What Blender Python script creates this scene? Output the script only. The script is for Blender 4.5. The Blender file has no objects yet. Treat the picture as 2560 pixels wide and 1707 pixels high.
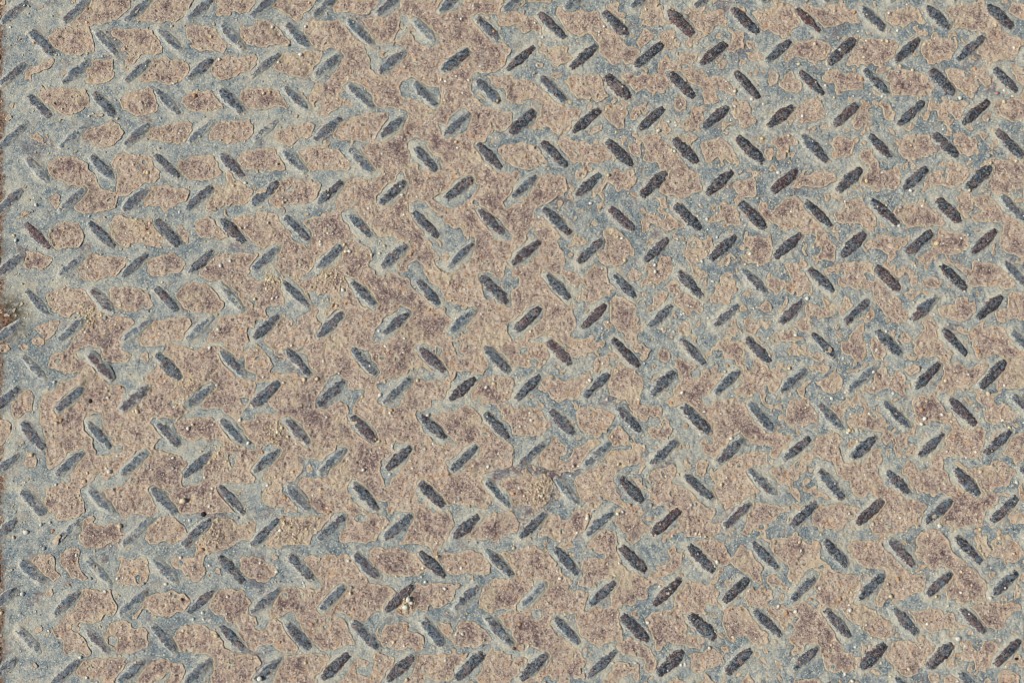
import bpy, math, random
import numpy as np

# ------------------------------------------------------------------ scene, camera, light
sc = bpy.context.scene
COL = sc.collection
S = 0.00018                      # metres per unit of the working grid (one photograph pixel)
TILT = math.radians(6.9)
LENS, SENSOR = 50.0, 36.0
DIST = 2560 * S * LENS / SENSOR
cam = bpy.data.cameras.new("camera")
cam.lens, cam.sensor_width, cam.sensor_fit = LENS, SENSOR, 'HORIZONTAL'
cam.clip_start, cam.clip_end = 0.01, 50.0
camo = bpy.data.objects.new("camera", cam)
COL.objects.link(camo)
camo.location = (0, -DIST * math.sin(TILT), DIST * math.cos(TILT))
camo.rotation_euler = (TILT, 0, 0)
sc.camera = camo

SUN_EL, SUN_AZ = math.radians(47), math.radians(186)      # azimuth of the sun seen from the plate, from +X
world = bpy.data.worlds.new("World")
sc.world = world
world.use_nodes = True
wt = world.node_tree
sky = wt.nodes.new('ShaderNodeTexSky')
sky.sky_type = 'NISHITA'
sky.sun_disc = False
sky.sun_elevation = SUN_EL
sky.sun_rotation = math.pi / 2 - SUN_AZ
bg = wt.nodes['Background']
bg.inputs[1].default_value = 0.06
wt.links.new(sky.outputs[0], bg.inputs[0])
sun = bpy.data.lights.new("sun", 'SUN')
sun.energy, sun.angle, sun.color = 3.9, math.radians(0.5), (1.0, 0.97, 0.93)
suno = bpy.data.objects.new("sun", sun)
COL.objects.link(suno)
suno.rotation_euler = (0, math.pi / 2 - SUN_EL, SUN_AZ)
suno.location = (-2, 0, 2)
sc.cycles.filter_width = 1.05
vs = sc.view_settings
vs.view_transform, vs.look, vs.exposure, vs.gamma = 'Standard', 'None', 0.0, 1.0
vs.use_curve_mapping = False

MOUNDS = [(1283, 1224, 1344, 1218, 40, 10), (530, 905, 462, 1008, 13, 5), (470, 1010, 400, 1060, 11, 3.5), (265, 905, 205, 950, 11, 4),
          (160, 985, 205, 950, 12, 3), (520, 1330, 545, 1310, 34, 5), (700, 1330, 760, 1320, 30, 4), (560, 1150, 610, 1140, 32, 3.5),
          (350, 560, 380, 575, 26, 3), (1490, 1210, 1520, 1200, 34, 3), (130, 240, 190, 240, 22, 2.5), (2090, 70, 2010, 75, 20, 2.5)]
rng = np.random.default_rng(11)
random.seed(5)

LUGS = [(37, 32, 'F'), (189, 30, 'F'), (345, 27, 'F'), (502, 23, 'F'), (658, 19, 'F'), (814, 16, 'F'), (972, 11, 'F'), (1127, 6, 'F'), (1289, 3, 'F'), (1444, -2, 'F'), (1606, -5, 'F'), (1767, -9, 'F'), (1930, -17, 'F'), (2090, -20, 'F'), (2250, -23, 'F'), (2410, -25, 'F'), (2569, -26, 'F'), (32, 187, 'F'), (189, 183, 'F'), (344, 179, 'F'), (502, 174, 'F'), (663, 165, 'F'), (819, 164, 'F'), (978, 158, 'F'), (1138, 154, 'F'), (1302, 147, 'F'), (1459, 143, 'F'), (1622, 138, 'F'), (1783, 135, 'F'), (1945, 129, 'F'), (2104, 129, 'F'), (2267, 127, 'F'), (2426, 122, 'F'), (2585, 124, 'F'), (29, 344, 'F'), (183, 342, 'F'), (342, 338, 'F'), (501, 332, 'F'), (663, 327, 'F'), (820, 323, 'F'), (981, 317, 'F'), (1142, 312, 'F'), (1306, 306, 'F'), (1465, 303, 'F'), (1628, 298, 'F'), (1789, 294, 'F'), (1952, 291, 'F'), (2114, 288, 'F'), (2277, 284, 'F'), (2438, 282, 'F'), (2599, 279, 'F'), (24, 503, 'F'), (181, 500, 'F'), (339, 499, 'F'), (498, 495, 'F'), (663, 484, 'F'), (824, 482, 'F'), (982, 482, 'F'), (1147, 472, 'F'), (1311, 468, 'F'), (1471, 463, 'F'), (1634, 461, 'F'), (1798, 458, 'F'), (1962, 452, 'F'), (2123, 450, 'F'), (2287, 447, 'F'), (2448, 445, 'F'), (2613, 437, 'F'), (22, 666, 'F'), (178, 665, 'F'), (337, 663, 'F'), (503, 655, 'F'), (664, 647, 'F'), (823, 644, 'F'), (986, 640, 'F'), (1151, 639, 'F'), (1313, 633, 'F'), (1475, 628, 'F'), (1641, 625, 'F'), (1807, 620, 'F'), (1969, 615, 'F'), (2133, 611, 'F'), (2298, 607, 'F'), (2460, 604, 'F'), (2625, 600, 'F'), (19, 830, 'F'), (179, 824, 'F'), (341, 826, 'F'), (499, 821, 'F'), (665, 818, 'F'), (826, 813, 'F'), (991, 808, 'F'), (1154, 803, 'F'), (1320, 798, 'F'), (1485, 791, 'F'), (1649, 791, 'F'), (1815, 788, 'F'), (1978, 781, 'F'), (2142, 778, 'F'), (2309, 772, 'F'), (2474, 768, 'F'), (2637, 765, 'F'), (15, 997, 'F'), (175, 998, 'F'), (336, 996, 'F'), (501, 989, 'F'), (664, 986, 'F'), (828, 983, 'F'), (992, 977, 'F'), (1156, 973, 'F'), (1320, 970, 'F'), (1491, 963, 'F'), (1657, 957, 'F'), (1816, 956, 'F'), (1982, 951, 'F'), (2152, 948, 'F'), (2317, 940, 'F'), (2482, 936, 'F'), (14, 1163, 'F'), (174, 1159, 'F'), (335, 1158, 'F'), (494, 1160, 'F'), (666, 1151, 'F'), (831, 1151, 'F'), (996, 1145, 'F'), (1160, 1146, 'F'), (1328, 1137, 'F'), (1491, 1136, 'F'), (1659, 1131, 'F'), (1825, 1126, 'F'), (1992, 1121, 'F'), (2158, 1118, 'F'), (2326, 1113, 'F'), (2494, 1106, 'F'), (8, 1328, 'F'), (169, 1331, 'F'), (338, 1332, 'F'), (494, 1329, 'F'), (663, 1330, 'F'), (829, 1319, 'F'), (995, 1317, 'F'), (1165, 1317, 'F'), (1331, 1313, 'F'), (1498, 1308, 'F'), (1665, 1304, 'F'), (1841, 1287, 'F'), (2009, 1285, 'F'), (2174, 1280, 'F'), (2346, 1277, 'F'), (2510, 1273, 'F'), (7, 1500, 'F'), (166, 1507, 'F'), (334, 1505, 'F'), (502, 1503, 'F'), (663, 1502, 'F'), (831, 1494, 'F'), (998, 1495, 'F'), (1166, 1492, 'F'), (1334, 1485, 'F'), (1506, 1482, 'F'), (1668, 1479, 'F'), (1840, 1474, 'F'), (2007, 1470, 'F'), (2176, 1467, 'F'), (2346, 1460, 'F'), (2511, 1457, 'F'), (6, 1675, 'F'), (165, 1680, 'F'), (329, 1677, 'F'), (496, 1678, 'F'), (670, 1671, 'F'), (838, 1665, 'F'), (1000, 1669, 'F'), (1174, 1663, 'F'), (1334, 1666, 'F'), (1505, 1658, 'F'), (1677, 1655, 'F'), (1846, 1652, 'F'), (2013, 1645, 'F'), (2182, 1640, 'F'), (2351, 1638, 'F'), (2519, 1630, 'F'), (-46, -40, 'B'), (111, -45, 'B'), (269, -50, 'B'), (427, -56, 'B'), (585, -61, 'B'), (743, -67, 'B'), (902, -73, 'B'), (1061, -78, 'B'), (1220, -83, 'B'), (1379, -88, 'B'), (1538, -93, 'B'), (1697, -97, 'B'), (-54, 114, 'B'), (106, 109, 'B'), (264, 106, 'B'), (423, 100, 'B'), (581, 94, 'B'), (744, 91, 'B'), (899, 82, 'B'), (1060, 78, 'B'), (1218, 73, 'B'), (1380, 66, 'B'), (1539, 61, 'B'), (1701, 57, 'B'), (1862, 53, 'B'), (2021, 53, 'B'), (2182, 48, 'B'), (2344, 45, 'B'), (2500, 42, 'B'), (-60, 271, 'B'), (100, 267, 'B'), (260, 262, 'B'), (420, 257, 'B'), (578, 253, 'B'), (739, 247, 'B'), (901, 242, 'B'), (1062, 237, 'B'), (1221, 230, 'B'), (1382, 224, 'B'), (1544, 219, 'B'), (1705, 214, 'B'), (1868, 214, 'B'), (2029, 209, 'B'), (2190, 206, 'B'), (2354, 205, 'B'), (2514, 201, 'B'), (-65, 431, 'B'), (92, 425, 'B'), (255, 420, 'B'), (418, 416, 'B'), (580, 414, 'B'), (736, 405, 'B'), (902, 403, 'B'), (1064, 398, 'B'), (1224, 391, 'B'), (1387, 387, 'B'), (1549, 384, 'B'), (1714, 378, 'B'), (1875, 375, 'B'), (2037, 372, 'B'), (2200, 367, 'B'), (2364, 364, 'B'), (2523, 360, 'B'), (-69, 593, 'B'), (94, 590, 'B'), (254, 587, 'B'), (418, 582, 'B'), (583, 578, 'B'), (743, 572, 'B'), (901, 565, 'B'), (1064, 561, 'B'), (1229, 556, 'B'), (1390, 552, 'B'), (1555, 549, 'B'), (1720, 544, 'B'), (1883, 540, 'B'), (2045, 535, 'B'), (2211, 531, 'B'), (2373, 528, 'B'), (2532, 522, 'B'), (-72, 758, 'B'), (93, 756, 'B'), (255, 753, 'B'), (417, 749, 'B'), (578, 744, 'B'), (740, 736, 'B'), (908, 734, 'B'), (1070, 731, 'B'), (1235, 724, 'B'), (1394, 717, 'B'), (1561, 715, 'B'), (1724, 710, 'B'), (1886, 705, 'B'), (2053, 701, 'B'), (2219, 697, 'B'), (2383, 694, 'B'), (2540, 688, 'B'), (-75, 924, 'B'), (86, 920, 'B'), (251, 915, 'B'), (421, 916, 'B'), (582, 909, 'B'), (746, 906, 'B'), (911, 904, 'B'), (1080, 900, 'B'), (1242, 899, 'B'), (1399, 882, 'B'), (1563, 880, 'B'), (1732, 878, 'B'), (1896, 876, 'B'), (2059, 864, 'B'), (2220, 857, 'B'), (2385, 854, 'B'), (2558, 858, 'B'), (-78, 1091, 'B'), (83, 1089, 'B'), (247, 1087, 'B'), (421, 1086, 'B'), (580, 1078, 'B'), (744, 1078, 'B'), (909, 1072, 'B'), (1083, 1068, 'B'), (1242, 1065, 'B'), (1405, 1056, 'B'), (1572, 1049, 'B'), (1740, 1048, 'B'), (1903, 1042, 'B'), (2074, 1041, 'B'), (2240, 1037, 'B'), (2406, 1029, 'B'), (2562, 1018, 'B'), (-82, 1260, 'B'), (82, 1256, 'B'), (252, 1252, 'B'), (409, 1251, 'B'), (580, 1248, 'B'), (745, 1244, 'B'), (913, 1240, 'B'), (1079, 1235, 'B'), (1245, 1233, 'B'), (1415, 1226, 'B'), (1578, 1223, 'B'), (1746, 1217, 'B'), (1904, 1206, 'B'), (2077, 1211, 'B'), (2246, 1207, 'B'), (2416, 1204, 'B'), (2580, 1199, 'B'), (-87, 1430, 'B'), (79, 1428, 'B'), (249, 1430, 'B'), (412, 1426, 'B'), (578, 1421, 'B'), (751, 1418, 'B'), (915, 1414, 'B'), (1081, 1410, 'B'), (1248, 1407, 'B'), (1416, 1402, 'B'), (1583, 1397, 'B'), (1753, 1395, 'B'), (1910, 1387, 'B'), (2088, 1382, 'B'), (2253, 1380, 'B'), (2421, 1373, 'B'), (2590, 1371, 'B'), (74, 1602, 'B'), (242, 1598, 'B'), (411, 1594, 'B'), (581, 1593, 'B'), (746, 1589, 'B'), (913, 1587, 'B'), (1083, 1582, 'B'), (1248, 1577, 'B'), (1417, 1576, 'B'), (1587, 1569, 'B'), (1756, 1566, 'B'), (1918, 1556, 'B'), (2093, 1557, 'B'), (2262, 1552, 'B'), (2429, 1549, 'B'), (2598, 1544, 'B'), (69, 1771, 'B'), (237, 1769, 'B'), (406, 1768, 'B'), (575, 1765, 'B'), (743, 1763, 'B'), (912, 1759, 'B'), (1081, 1756, 'B'), (1250, 1752, 'B'), (1419, 1748, 'B'), (1588, 1743, 'B'), (1758, 1739, 'B'), (1927, 1734, 'B'), (2096, 1730, 'B'), (2266, 1725, 'B'), (2427, 1711, 'B'), (2605, 1717, 'B')]
REDS = [(2021, 54), (98, 604), (256, 754), (251, 930)]
PEBBLES = [(int(a), int(b), float(c), d) for a, b, c, d in (k.split(',') for k in '''430,67,9.3,c 549,150,9.3,w 486,240,10.9,o 422,155,7.1,g 26,69,7.1,w 86,109,9.8,o 528,94,9.3,c 334,413,8.2,c 223,291,7.6,w 434,210,7.1,w 494,226,7.1,c 218,23,7.6,o 218,46,7.1,b 217,57,7.1,c 131,41,6.0,c 166,79,6.5,c 63,17,6.5,w 72,17,6.5,w 389,52,6.5,g 392,50,6.5,w 289,153,4.9,w 586,7,6.5,w 602,7,6.0,c 389,374,6.5,c 293,298,8.2,y 449,334,6.0,w 433,339,6.5,c 366,167,4.9,w 369,71,6.0,c 633,231,6.5,w 496,321,6.0,w 256,142,6.0,w 218,136,7.6,c 773,8,8.7,c 681,69,9.3,w 764,67,9.8,w 719,114,10.9,c 752,138,12.0,w 775,163,7.6,c 987,95,7.6,g 1106,103,9.8,g 1076,118,7.1,g 1153,48,8.7,w 1039,151,7.6,y 1053,148,7.6,g 1112,252,9.3,c 1114,204,8.7,w 1172,202,8.7,w 1156,233,7.6,w 1140,355,9.3,c 1144,370,8.2,w 1012,169,7.1,c 1141,192,7.6,w 844,248,7.6,c 675,233,10.9,o 659,234,9.3,c 693,411,7.6,c 955,385,7.6,w 857,408,7.6,c 730,369,6.5,c 1185,381,8.2,c 1103,200,8.2,c 912,223,7.1,w 1183,16,7.6,w 1235,82,9.3,o 1123,105,7.1,o 1012,349,6.5,w 1250,72,7.1,c 906,370,7.1,b 749,173,6.0,w 1510,68,8.2,w 1498,81,8.7,w 1497,89,6.5,w 1337,59,7.6,w 1352,85,7.1,c 1683,95,9.3,c 1646,328,12.0,w 1686,379,10.3,w 1679,376,9.3,c 1672,305,8.7,w 1837,267,8.7,w 1879,249,9.3,w 1837,229,9.3,w 1905,347,9.3,y 1898,46,8.2,c 1909,261,8.2,c 1516,275,6.5,c 1516,181,6.0,w 1540,331,7.6,y 1702,261,7.6,w 1815,204,7.1,w 1356,94,7.1,w 1503,394,7.1,o 1614,25,6.5,w 1366,33,6.5,g 1552,343,6.0,w 1827,301,6.0,w 1816,246,6.5,w 2222,34,9.8,w 2086,29,8.2,c 2243,78,8.7,w 2036,112,9.3,w 1996,161,10.3,c 2067,159,9.3,c 2250,166,9.3,c 2154,200,10.9,o 2139,192,8.7,c 2063,215,8.7,w 2085,245,9.3,c 2205,241,8.7,w 2399,246,12.0,w 2510,255,10.9,c 2493,234,9.8,r 2436,172,9.8,o 2311,112,9.3,c 2323,110,7.6,c 2166,103,8.7,w 2135,33,9.3,o 2281,176,9.8,c 2247,180,8.2,g 2006,291,10.3,w 2471,389,12.0,g 2541,403,10.9,c 2476,408,9.8,c 1972,340,8.7,c 2019,86,7.6,g 2267,12,7.6,w 2098,127,8.2,w 2160,144,8.7,c 2205,103,8.7,y 2218,105,8.2,c 2489,64,10.3,c 2497,82,8.2,o 2535,120,8.7,w 2531,241,8.7,c 2294,246,7.6,c 2145,79,6.0,w 2511,226,8.2,w 2469,300,7.1,w 2357,324,6.5,w 2062,133,9.3,c 2522,125,5.4,g 90,513,10.9,w 35,589,9.8,y 39,601,9.8,w 613,458,9.8,w 584,465,8.7,c 449,530,8.7,w 223,541,7.6,w 551,664,10.3,w 576,653,9.3,w 515,673,7.6,w 406,706,7.6,w 315,644,6.5,w 364,575,9.8,o 374,584,8.2,c 376,560,9.8,c 369,432,10.9,y 602,571,8.2,c 613,570,7.1,w 301,763,8.2,c 263,795,10.9,g 253,789,8.2,c 300,819,8.2,c 289,811,6.0,c 276,801,6.0,w 214,830,8.2,w 248,792,7.1,y 546,823,9.3,w 370,778,7.1,g 365,620,6.5,g 56,710,8.2,c 362,431,7.6,c 158,581,6.5,o 403,590,6.0,c 637,748,9.8,c 857,725,12.5,w 874,629,12.0,w 802,612,9.8,w 865,629,10.9,c 861,612,9.3,c 1005,488,9.8,w 801,604,7.1,w 948,827,9.8,w 1073,774,9.3,o 842,765,9.3,c 831,763,9.3,o 666,722,8.2,w 666,698,7.6,w 929,637,9.3,c 822,563,8.7,g 820,584,7.6,w 949,633,8.7,c 1027,635,9.3,o 1068,684,7.1,c 817,691,9.3,c 828,683,7.6,y 839,694,7.1,c 836,721,8.2,c 685,589,7.1,c 670,558,7.1,w 1017,507,7.6,c 921,521,7.1,w 1010,537,7.6,w 708,506,9.3,c 693,509,8.2,o 714,501,7.1,c 1010,846,7.6,w 692,743,8.2,w 681,746,7.6,w 1162,724,7.6,w 1122,708,7.6,c 897,604,8.7,g 1069,447,7.1,w 863,758,7.1,o 1042,492,6.5,w 768,668,6.5,c 961,615,9.3,y 1001,468,8.2,c 822,490,7.1,c 675,699,10.9,c 684,705,8.2,y 1476,509,10.3,w 1637,663,9.8,w 1638,680,9.3,w 1875,635,9.3,w 1767,548,9.8,w 1694,599,7.6,w 1520,806,7.6,w 1709,784,7.6,w 1555,596,10.3,w 1544,593,8.2,c 1755,654,8.7,w 1744,649,7.1,w 1765,629,7.1,c 1792,594,7.6,w 1769,574,7.1,w 1562,650,9.8,y 1520,439,9.8,y 1348,543,7.6,w 1505,821,6.5,w 1684,829,7.6,w 1709,596,8.7,o 1781,703,8.2,w 1627,706,7.1,c 1686,728,6.5,c 1608,682,6.0,w 1694,735,6.0,w 1894,496,7.6,y 1326,829,7.1,w 1505,672,6.5,w 1703,786,8.2,w 1727,766,6.0,w 1656,822,7.6,w 1770,795,6.5,w 1836,545,6.0,w 1648,691,6.0,w 2166,454,14.2,y 2341,609,13.6,y 2100,578,7.6,w 2033,619,7.6,w 2285,658,8.7,o 2275,477,10.9,w 2286,488,8.2,w 2307,514,10.3,w 2309,503,8.7,c 2401,476,8.7,o 2422,477,9.3,c 2470,454,8.7,g 2251,518,9.8,g 2017,746,12.5,w 2447,650,9.3,w 2247,565,9.3,w 2215,829,8.2,w 2171,792,10.3,c 1988,838,9.3,w 1979,529,9.3,w 2021,552,9.3,g 1946,432,9.8,w 2112,505,8.2,w 2244,618,8.2,o 2215,514,7.1,y 2371,811,9.3,g 2206,432,7.1,w 2356,590,6.5,c 2403,596,7.1,w 2326,801,6.0,c 1927,501,7.6,c 2135,671,6.5,c 2473,676,6.0,w 2410,729,7.1,w 2090,833,7.1,g 2335,785,6.0,w 458,1252,19.1,c 274,1179,12.0,w 524,870,10.9,w 621,1107,10.3,w 153,1051,10.9,o 142,1057,9.8,c 470,1071,10.9,w 482,1061,8.2,c 211,1203,10.9,c 219,1182,9.3,c 136,955,8.7,w 542,963,7.6,w 343,1028,13.6,c 600,1050,9.8,w 433,1144,9.3,w 372,1166,8.2,g 433,1170,8.7,g 79,1137,10.3,c 528,1233,8.2,w 531,1220,7.6,w 421,1136,7.6,c 293,1139,7.6,w 140,1211,8.7,w 202,1250,7.6,c 170,1218,7.6,c 197,1238,7.1,c 300,968,9.8,o 270,994,7.6,w 524,1265,9.3,w 547,1133,8.2,c 566,1140,7.1,b 266,1170,7.1,w 226,1002,12.5,k 113,1079,6.5,g 532,1061,6.0,w 436,1017,7.1,w 147,979,6.5,o 524,1155,7.6,c 372,1094,6.5,w 334,1028,7.1,w 761,949,13.1,c 793,947,10.3,c 950,987,11.4,w 979,1025,9.3,o 975,1032,8.7,w 1070,1038,9.3,w 1215,968,9.8,w 1235,959,10.3,c 1044,951,9.3,c 1083,1109,8.7,w 948,1103,9.8,c 940,1098,8.2,o 656,1130,8.7,o 669,1213,9.3,w 741,1109,7.6,w 908,1174,9.3,w 1115,1132,7.6,w 1220,1166,9.8,w 1062,1122,7.6,w 1121,1186,9.3,o 1183,1164,9.3,c 801,1222,8.7,c 818,1223,7.6,g 712,1243,9.3,o 776,1224,7.1,c 731,1179,9.3,c 705,1069,9.3,c 694,1080,9.8,w 719,1091,7.6,c 675,1095,7.6,o 963,865,9.3,w 1174,868,8.7,g 1009,881,7.1,w 1027,898,7.6,g 1234,947,8.2,w 955,1223,8.2,g 1062,1175,7.1,g 807,1117,7.1,g 709,956,8.2,w 659,943,7.6,w 765,977,6.5,b 871,1135,7.6,g 946,1130,6.5,w 1148,1246,8.2,g 1223,1088,7.1,c 1141,1099,7.1,c 822,1279,9.3,o 1269,981,7.6,w 652,1230,7.1,g 703,1196,8.2,c 775,1162,7.6,w 1501,1245,13.1,g 1627,1262,12.0,g 1575,1262,10.3,o 1803,1211,10.3,c 1328,1050,9.3,w 1325,1032,8.2,w 1475,951,10.9,w 1468,955,8.2,c 1705,981,10.3,w 1678,1007,9.3,o 1880,987,8.2,c 1819,914,9.3,o 1517,998,9.3,w 1531,1091,9.8,c 1546,1160,11.4,c 1447,1164,8.2,w 1433,1164,7.6,c 1678,1260,9.3,g 1738,1260,9.3,g 1827,1096,9.3,w 1603,868,9.8,g 1751,1085,8.2,w 1310,1239,7.6,w 1354,1239,8.7,w 1348,1237,8.2,c 1284,1234,9.3,o 1348,889,6.5,o 1507,908,7.1,w 1573,1065,6.5,w 1556,1279,8.2,w 1727,1262,7.1,w 1596,998,7.6,w 1802,1034,6.5,w 1664,1190,6.5,c 1599,1203,6.5,g 1300,1066,8.2,w 1313,1064,7.1,w 1281,1069,8.7,g 1507,1220,6.0,w 1611,908,6.0,w 1814,1026,8.2,k 1816,1193,6.5,w 2470,983,13.1,c 2311,1046,12.0,w 2303,1060,9.8,w 2304,1023,10.9,o 2354,1036,9.8,w 2123,1075,10.9,y 2119,1081,8.7,w 2079,996,9.8,w 2444,879,10.9,o 1973,921,10.3,c 2511,963,9.3,w 2507,1050,9.3,w 2364,951,10.3,c 2183,930,8.7,w 2188,929,6.5,w 2173,1034,9.3,w 2126,1034,8.2,w 2107,994,7.1,w 2192,873,6.5,w 2186,970,7.6,w 2541,1205,10.3,w 2451,1179,8.2,w 2386,1091,8.7,o 2108,895,7.6,w 2113,908,6.0,y 2113,981,7.1,w 2316,1002,8.2,c 1949,1171,9.3,g 2037,1032,7.6,w 2089,1118,7.1,w 2399,1233,9.3,o 2439,1129,7.1,w 2523,1068,8.7,y 2367,1128,7.1,w 2143,1103,8.2,y 2086,1209,7.1,g 2214,1230,6.5,o 2394,952,7.1,w 2255,979,7.1,g 2194,992,7.1,y 2378,1053,7.6,c 2319,1155,5.4,w 2360,1209,6.0,w 2232,983,7.6,w 65,1330,14.2,w 56,1484,12.5,w 103,1311,9.8,w 192,1387,9.3,w 415,1459,12.0,w 452,1393,9.8,w 202,1642,9.3,w 294,1445,9.8,w 308,1443,7.6,w 227,1445,9.3,g 392,1306,10.3,c 474,1300,7.6,w 594,1294,8.7,g 507,1531,9.8,w 483,1547,8.2,w 509,1547,7.1,w 458,1575,7.6,w 4,1531,9.8,y 468,1581,6.5,c 237,1377,7.6,c 263,1477,8.2,w 541,1588,12.0,y 569,1491,8.2,w 302,1593,6.5,c 35,1343,10.3,c 110,1370,10.9,g 455,1498,9.3,b 509,1285,13.6,k 620,1307,6.5,w 425,1483,6.5,w 206,1604,7.6,w 300,1314,13.6,c 504,1373,12.0,o 217,1693,8.2,w 523,1413,7.6,w 172,1461,7.6,o 359,1458,8.2,g 300,1665,6.5,c 651,1694,15.3,w 876,1482,10.9,c 871,1401,9.8,w 878,1468,9.3,g 1063,1454,9.3,w 959,1318,9.3,c 1057,1419,8.7,w 1048,1423,8.2,c 1162,1408,9.3,o 780,1559,8.7,o 1112,1471,9.8,w 1141,1584,9.3,w 1157,1584,9.3,w 758,1456,8.2,w 727,1453,7.1,g 699,1453,7.1,g 689,1551,7.6,y 699,1604,8.2,o 882,1524,8.2,o 750,1520,7.6,g 984,1604,9.3,c 1010,1614,7.6,w 1114,1650,8.7,w 1021,1498,16.3,w 1014,1517,15.3,w 1029,1506,10.9,w 764,1656,9.3,c 692,1428,10.3,w 788,1322,6.5,w 651,1407,8.2,w 1016,1698,9.8,c 1153,1419,8.7,w 1122,1423,9.3,c 1092,1356,7.6,w 1191,1356,8.2,g 1170,1354,7.1,g 1093,1390,7.6,c 1269,1467,6.5,o 950,1650,7.1,w 967,1604,6.5,w 799,1397,7.1,w 701,1325,10.9,w 712,1309,9.8,c 735,1334,9.8,c 1217,1340,6.5,w 1157,1634,8.2,o 1793,1404,12.0,w 1649,1465,9.3,w 1619,1555,9.3,w 1441,1540,8.2,o 1285,1620,10.3,b 1400,1445,9.8,w 1446,1491,9.3,g 1284,1369,9.3,c 1468,1294,10.9,w 1469,1288,9.3,c 1544,1284,9.3,w 1321,1614,8.2,c 1352,1341,7.1,w 1299,1559,9.3,o 1680,1339,8.2,c 1393,1427,7.6,w 1736,1422,7.6,w 1773,1618,9.3,w 1833,1592,10.3,c 1532,1657,7.6,w 1763,1341,8.2,y 1412,1535,7.1,w 1629,1610,7.1,g 1751,1340,7.1,w 1740,1334,7.6,w 1548,1407,7.1,w 1393,1659,7.1,g 1589,1656,7.1,w 1468,1693,7.1,g 1537,1437,7.6,c 1563,1663,9.3,c 1638,1337,6.0,w 1653,1535,6.5,w 1302,1348,6.0,w 1889,1595,5.4,w 1713,1659,9.3,w 1703,1661,8.2,w 2349,1314,13.6,w 2395,1595,13.1,w 2272,1671,11.4,c 2475,1493,10.3,w 2125,1524,11.4,w 1999,1354,10.3,c 2226,1490,10.9,c 2100,1497,10.9,o 2244,1447,10.9,o 2318,1559,9.8,w 2534,1383,10.3,c 2403,1428,8.7,c 1988,1528,10.9,w 1965,1533,12.0,o 2205,1300,7.1,c 2049,1469,8.2,w 2259,1471,8.2,w 2428,1461,7.6,c 2401,1480,8.7,w 2499,1345,9.8,c 2282,1476,7.1,c 2052,1336,9.8,y 2338,1491,9.8,y 2450,1322,8.2,y 2225,1690,8.7,y 1946,1514,9.3,w 2130,1701,10.3,w 2137,1616,7.6,w 2250,1294,8.2,w 2002,1375,7.1,w 2320,1339,7.1,c 2128,1480,7.1,y 2533,1688,7.6,c 2450,1375,6.0,w 2112,1684,8.2,w 2077,1611,7.1,c 2188,1528,6.0,w 2026,1497,9.3,o 2122,1511,7.1,w 2541,1646,9.3,k 2384,1645,8.2,k 2412,1614,7.1,w 2203,1656,8.7,c 2301,1618,7.1,w 2043,1555,6.0,y 2150,1569,6.0,w'''.split())]
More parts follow.
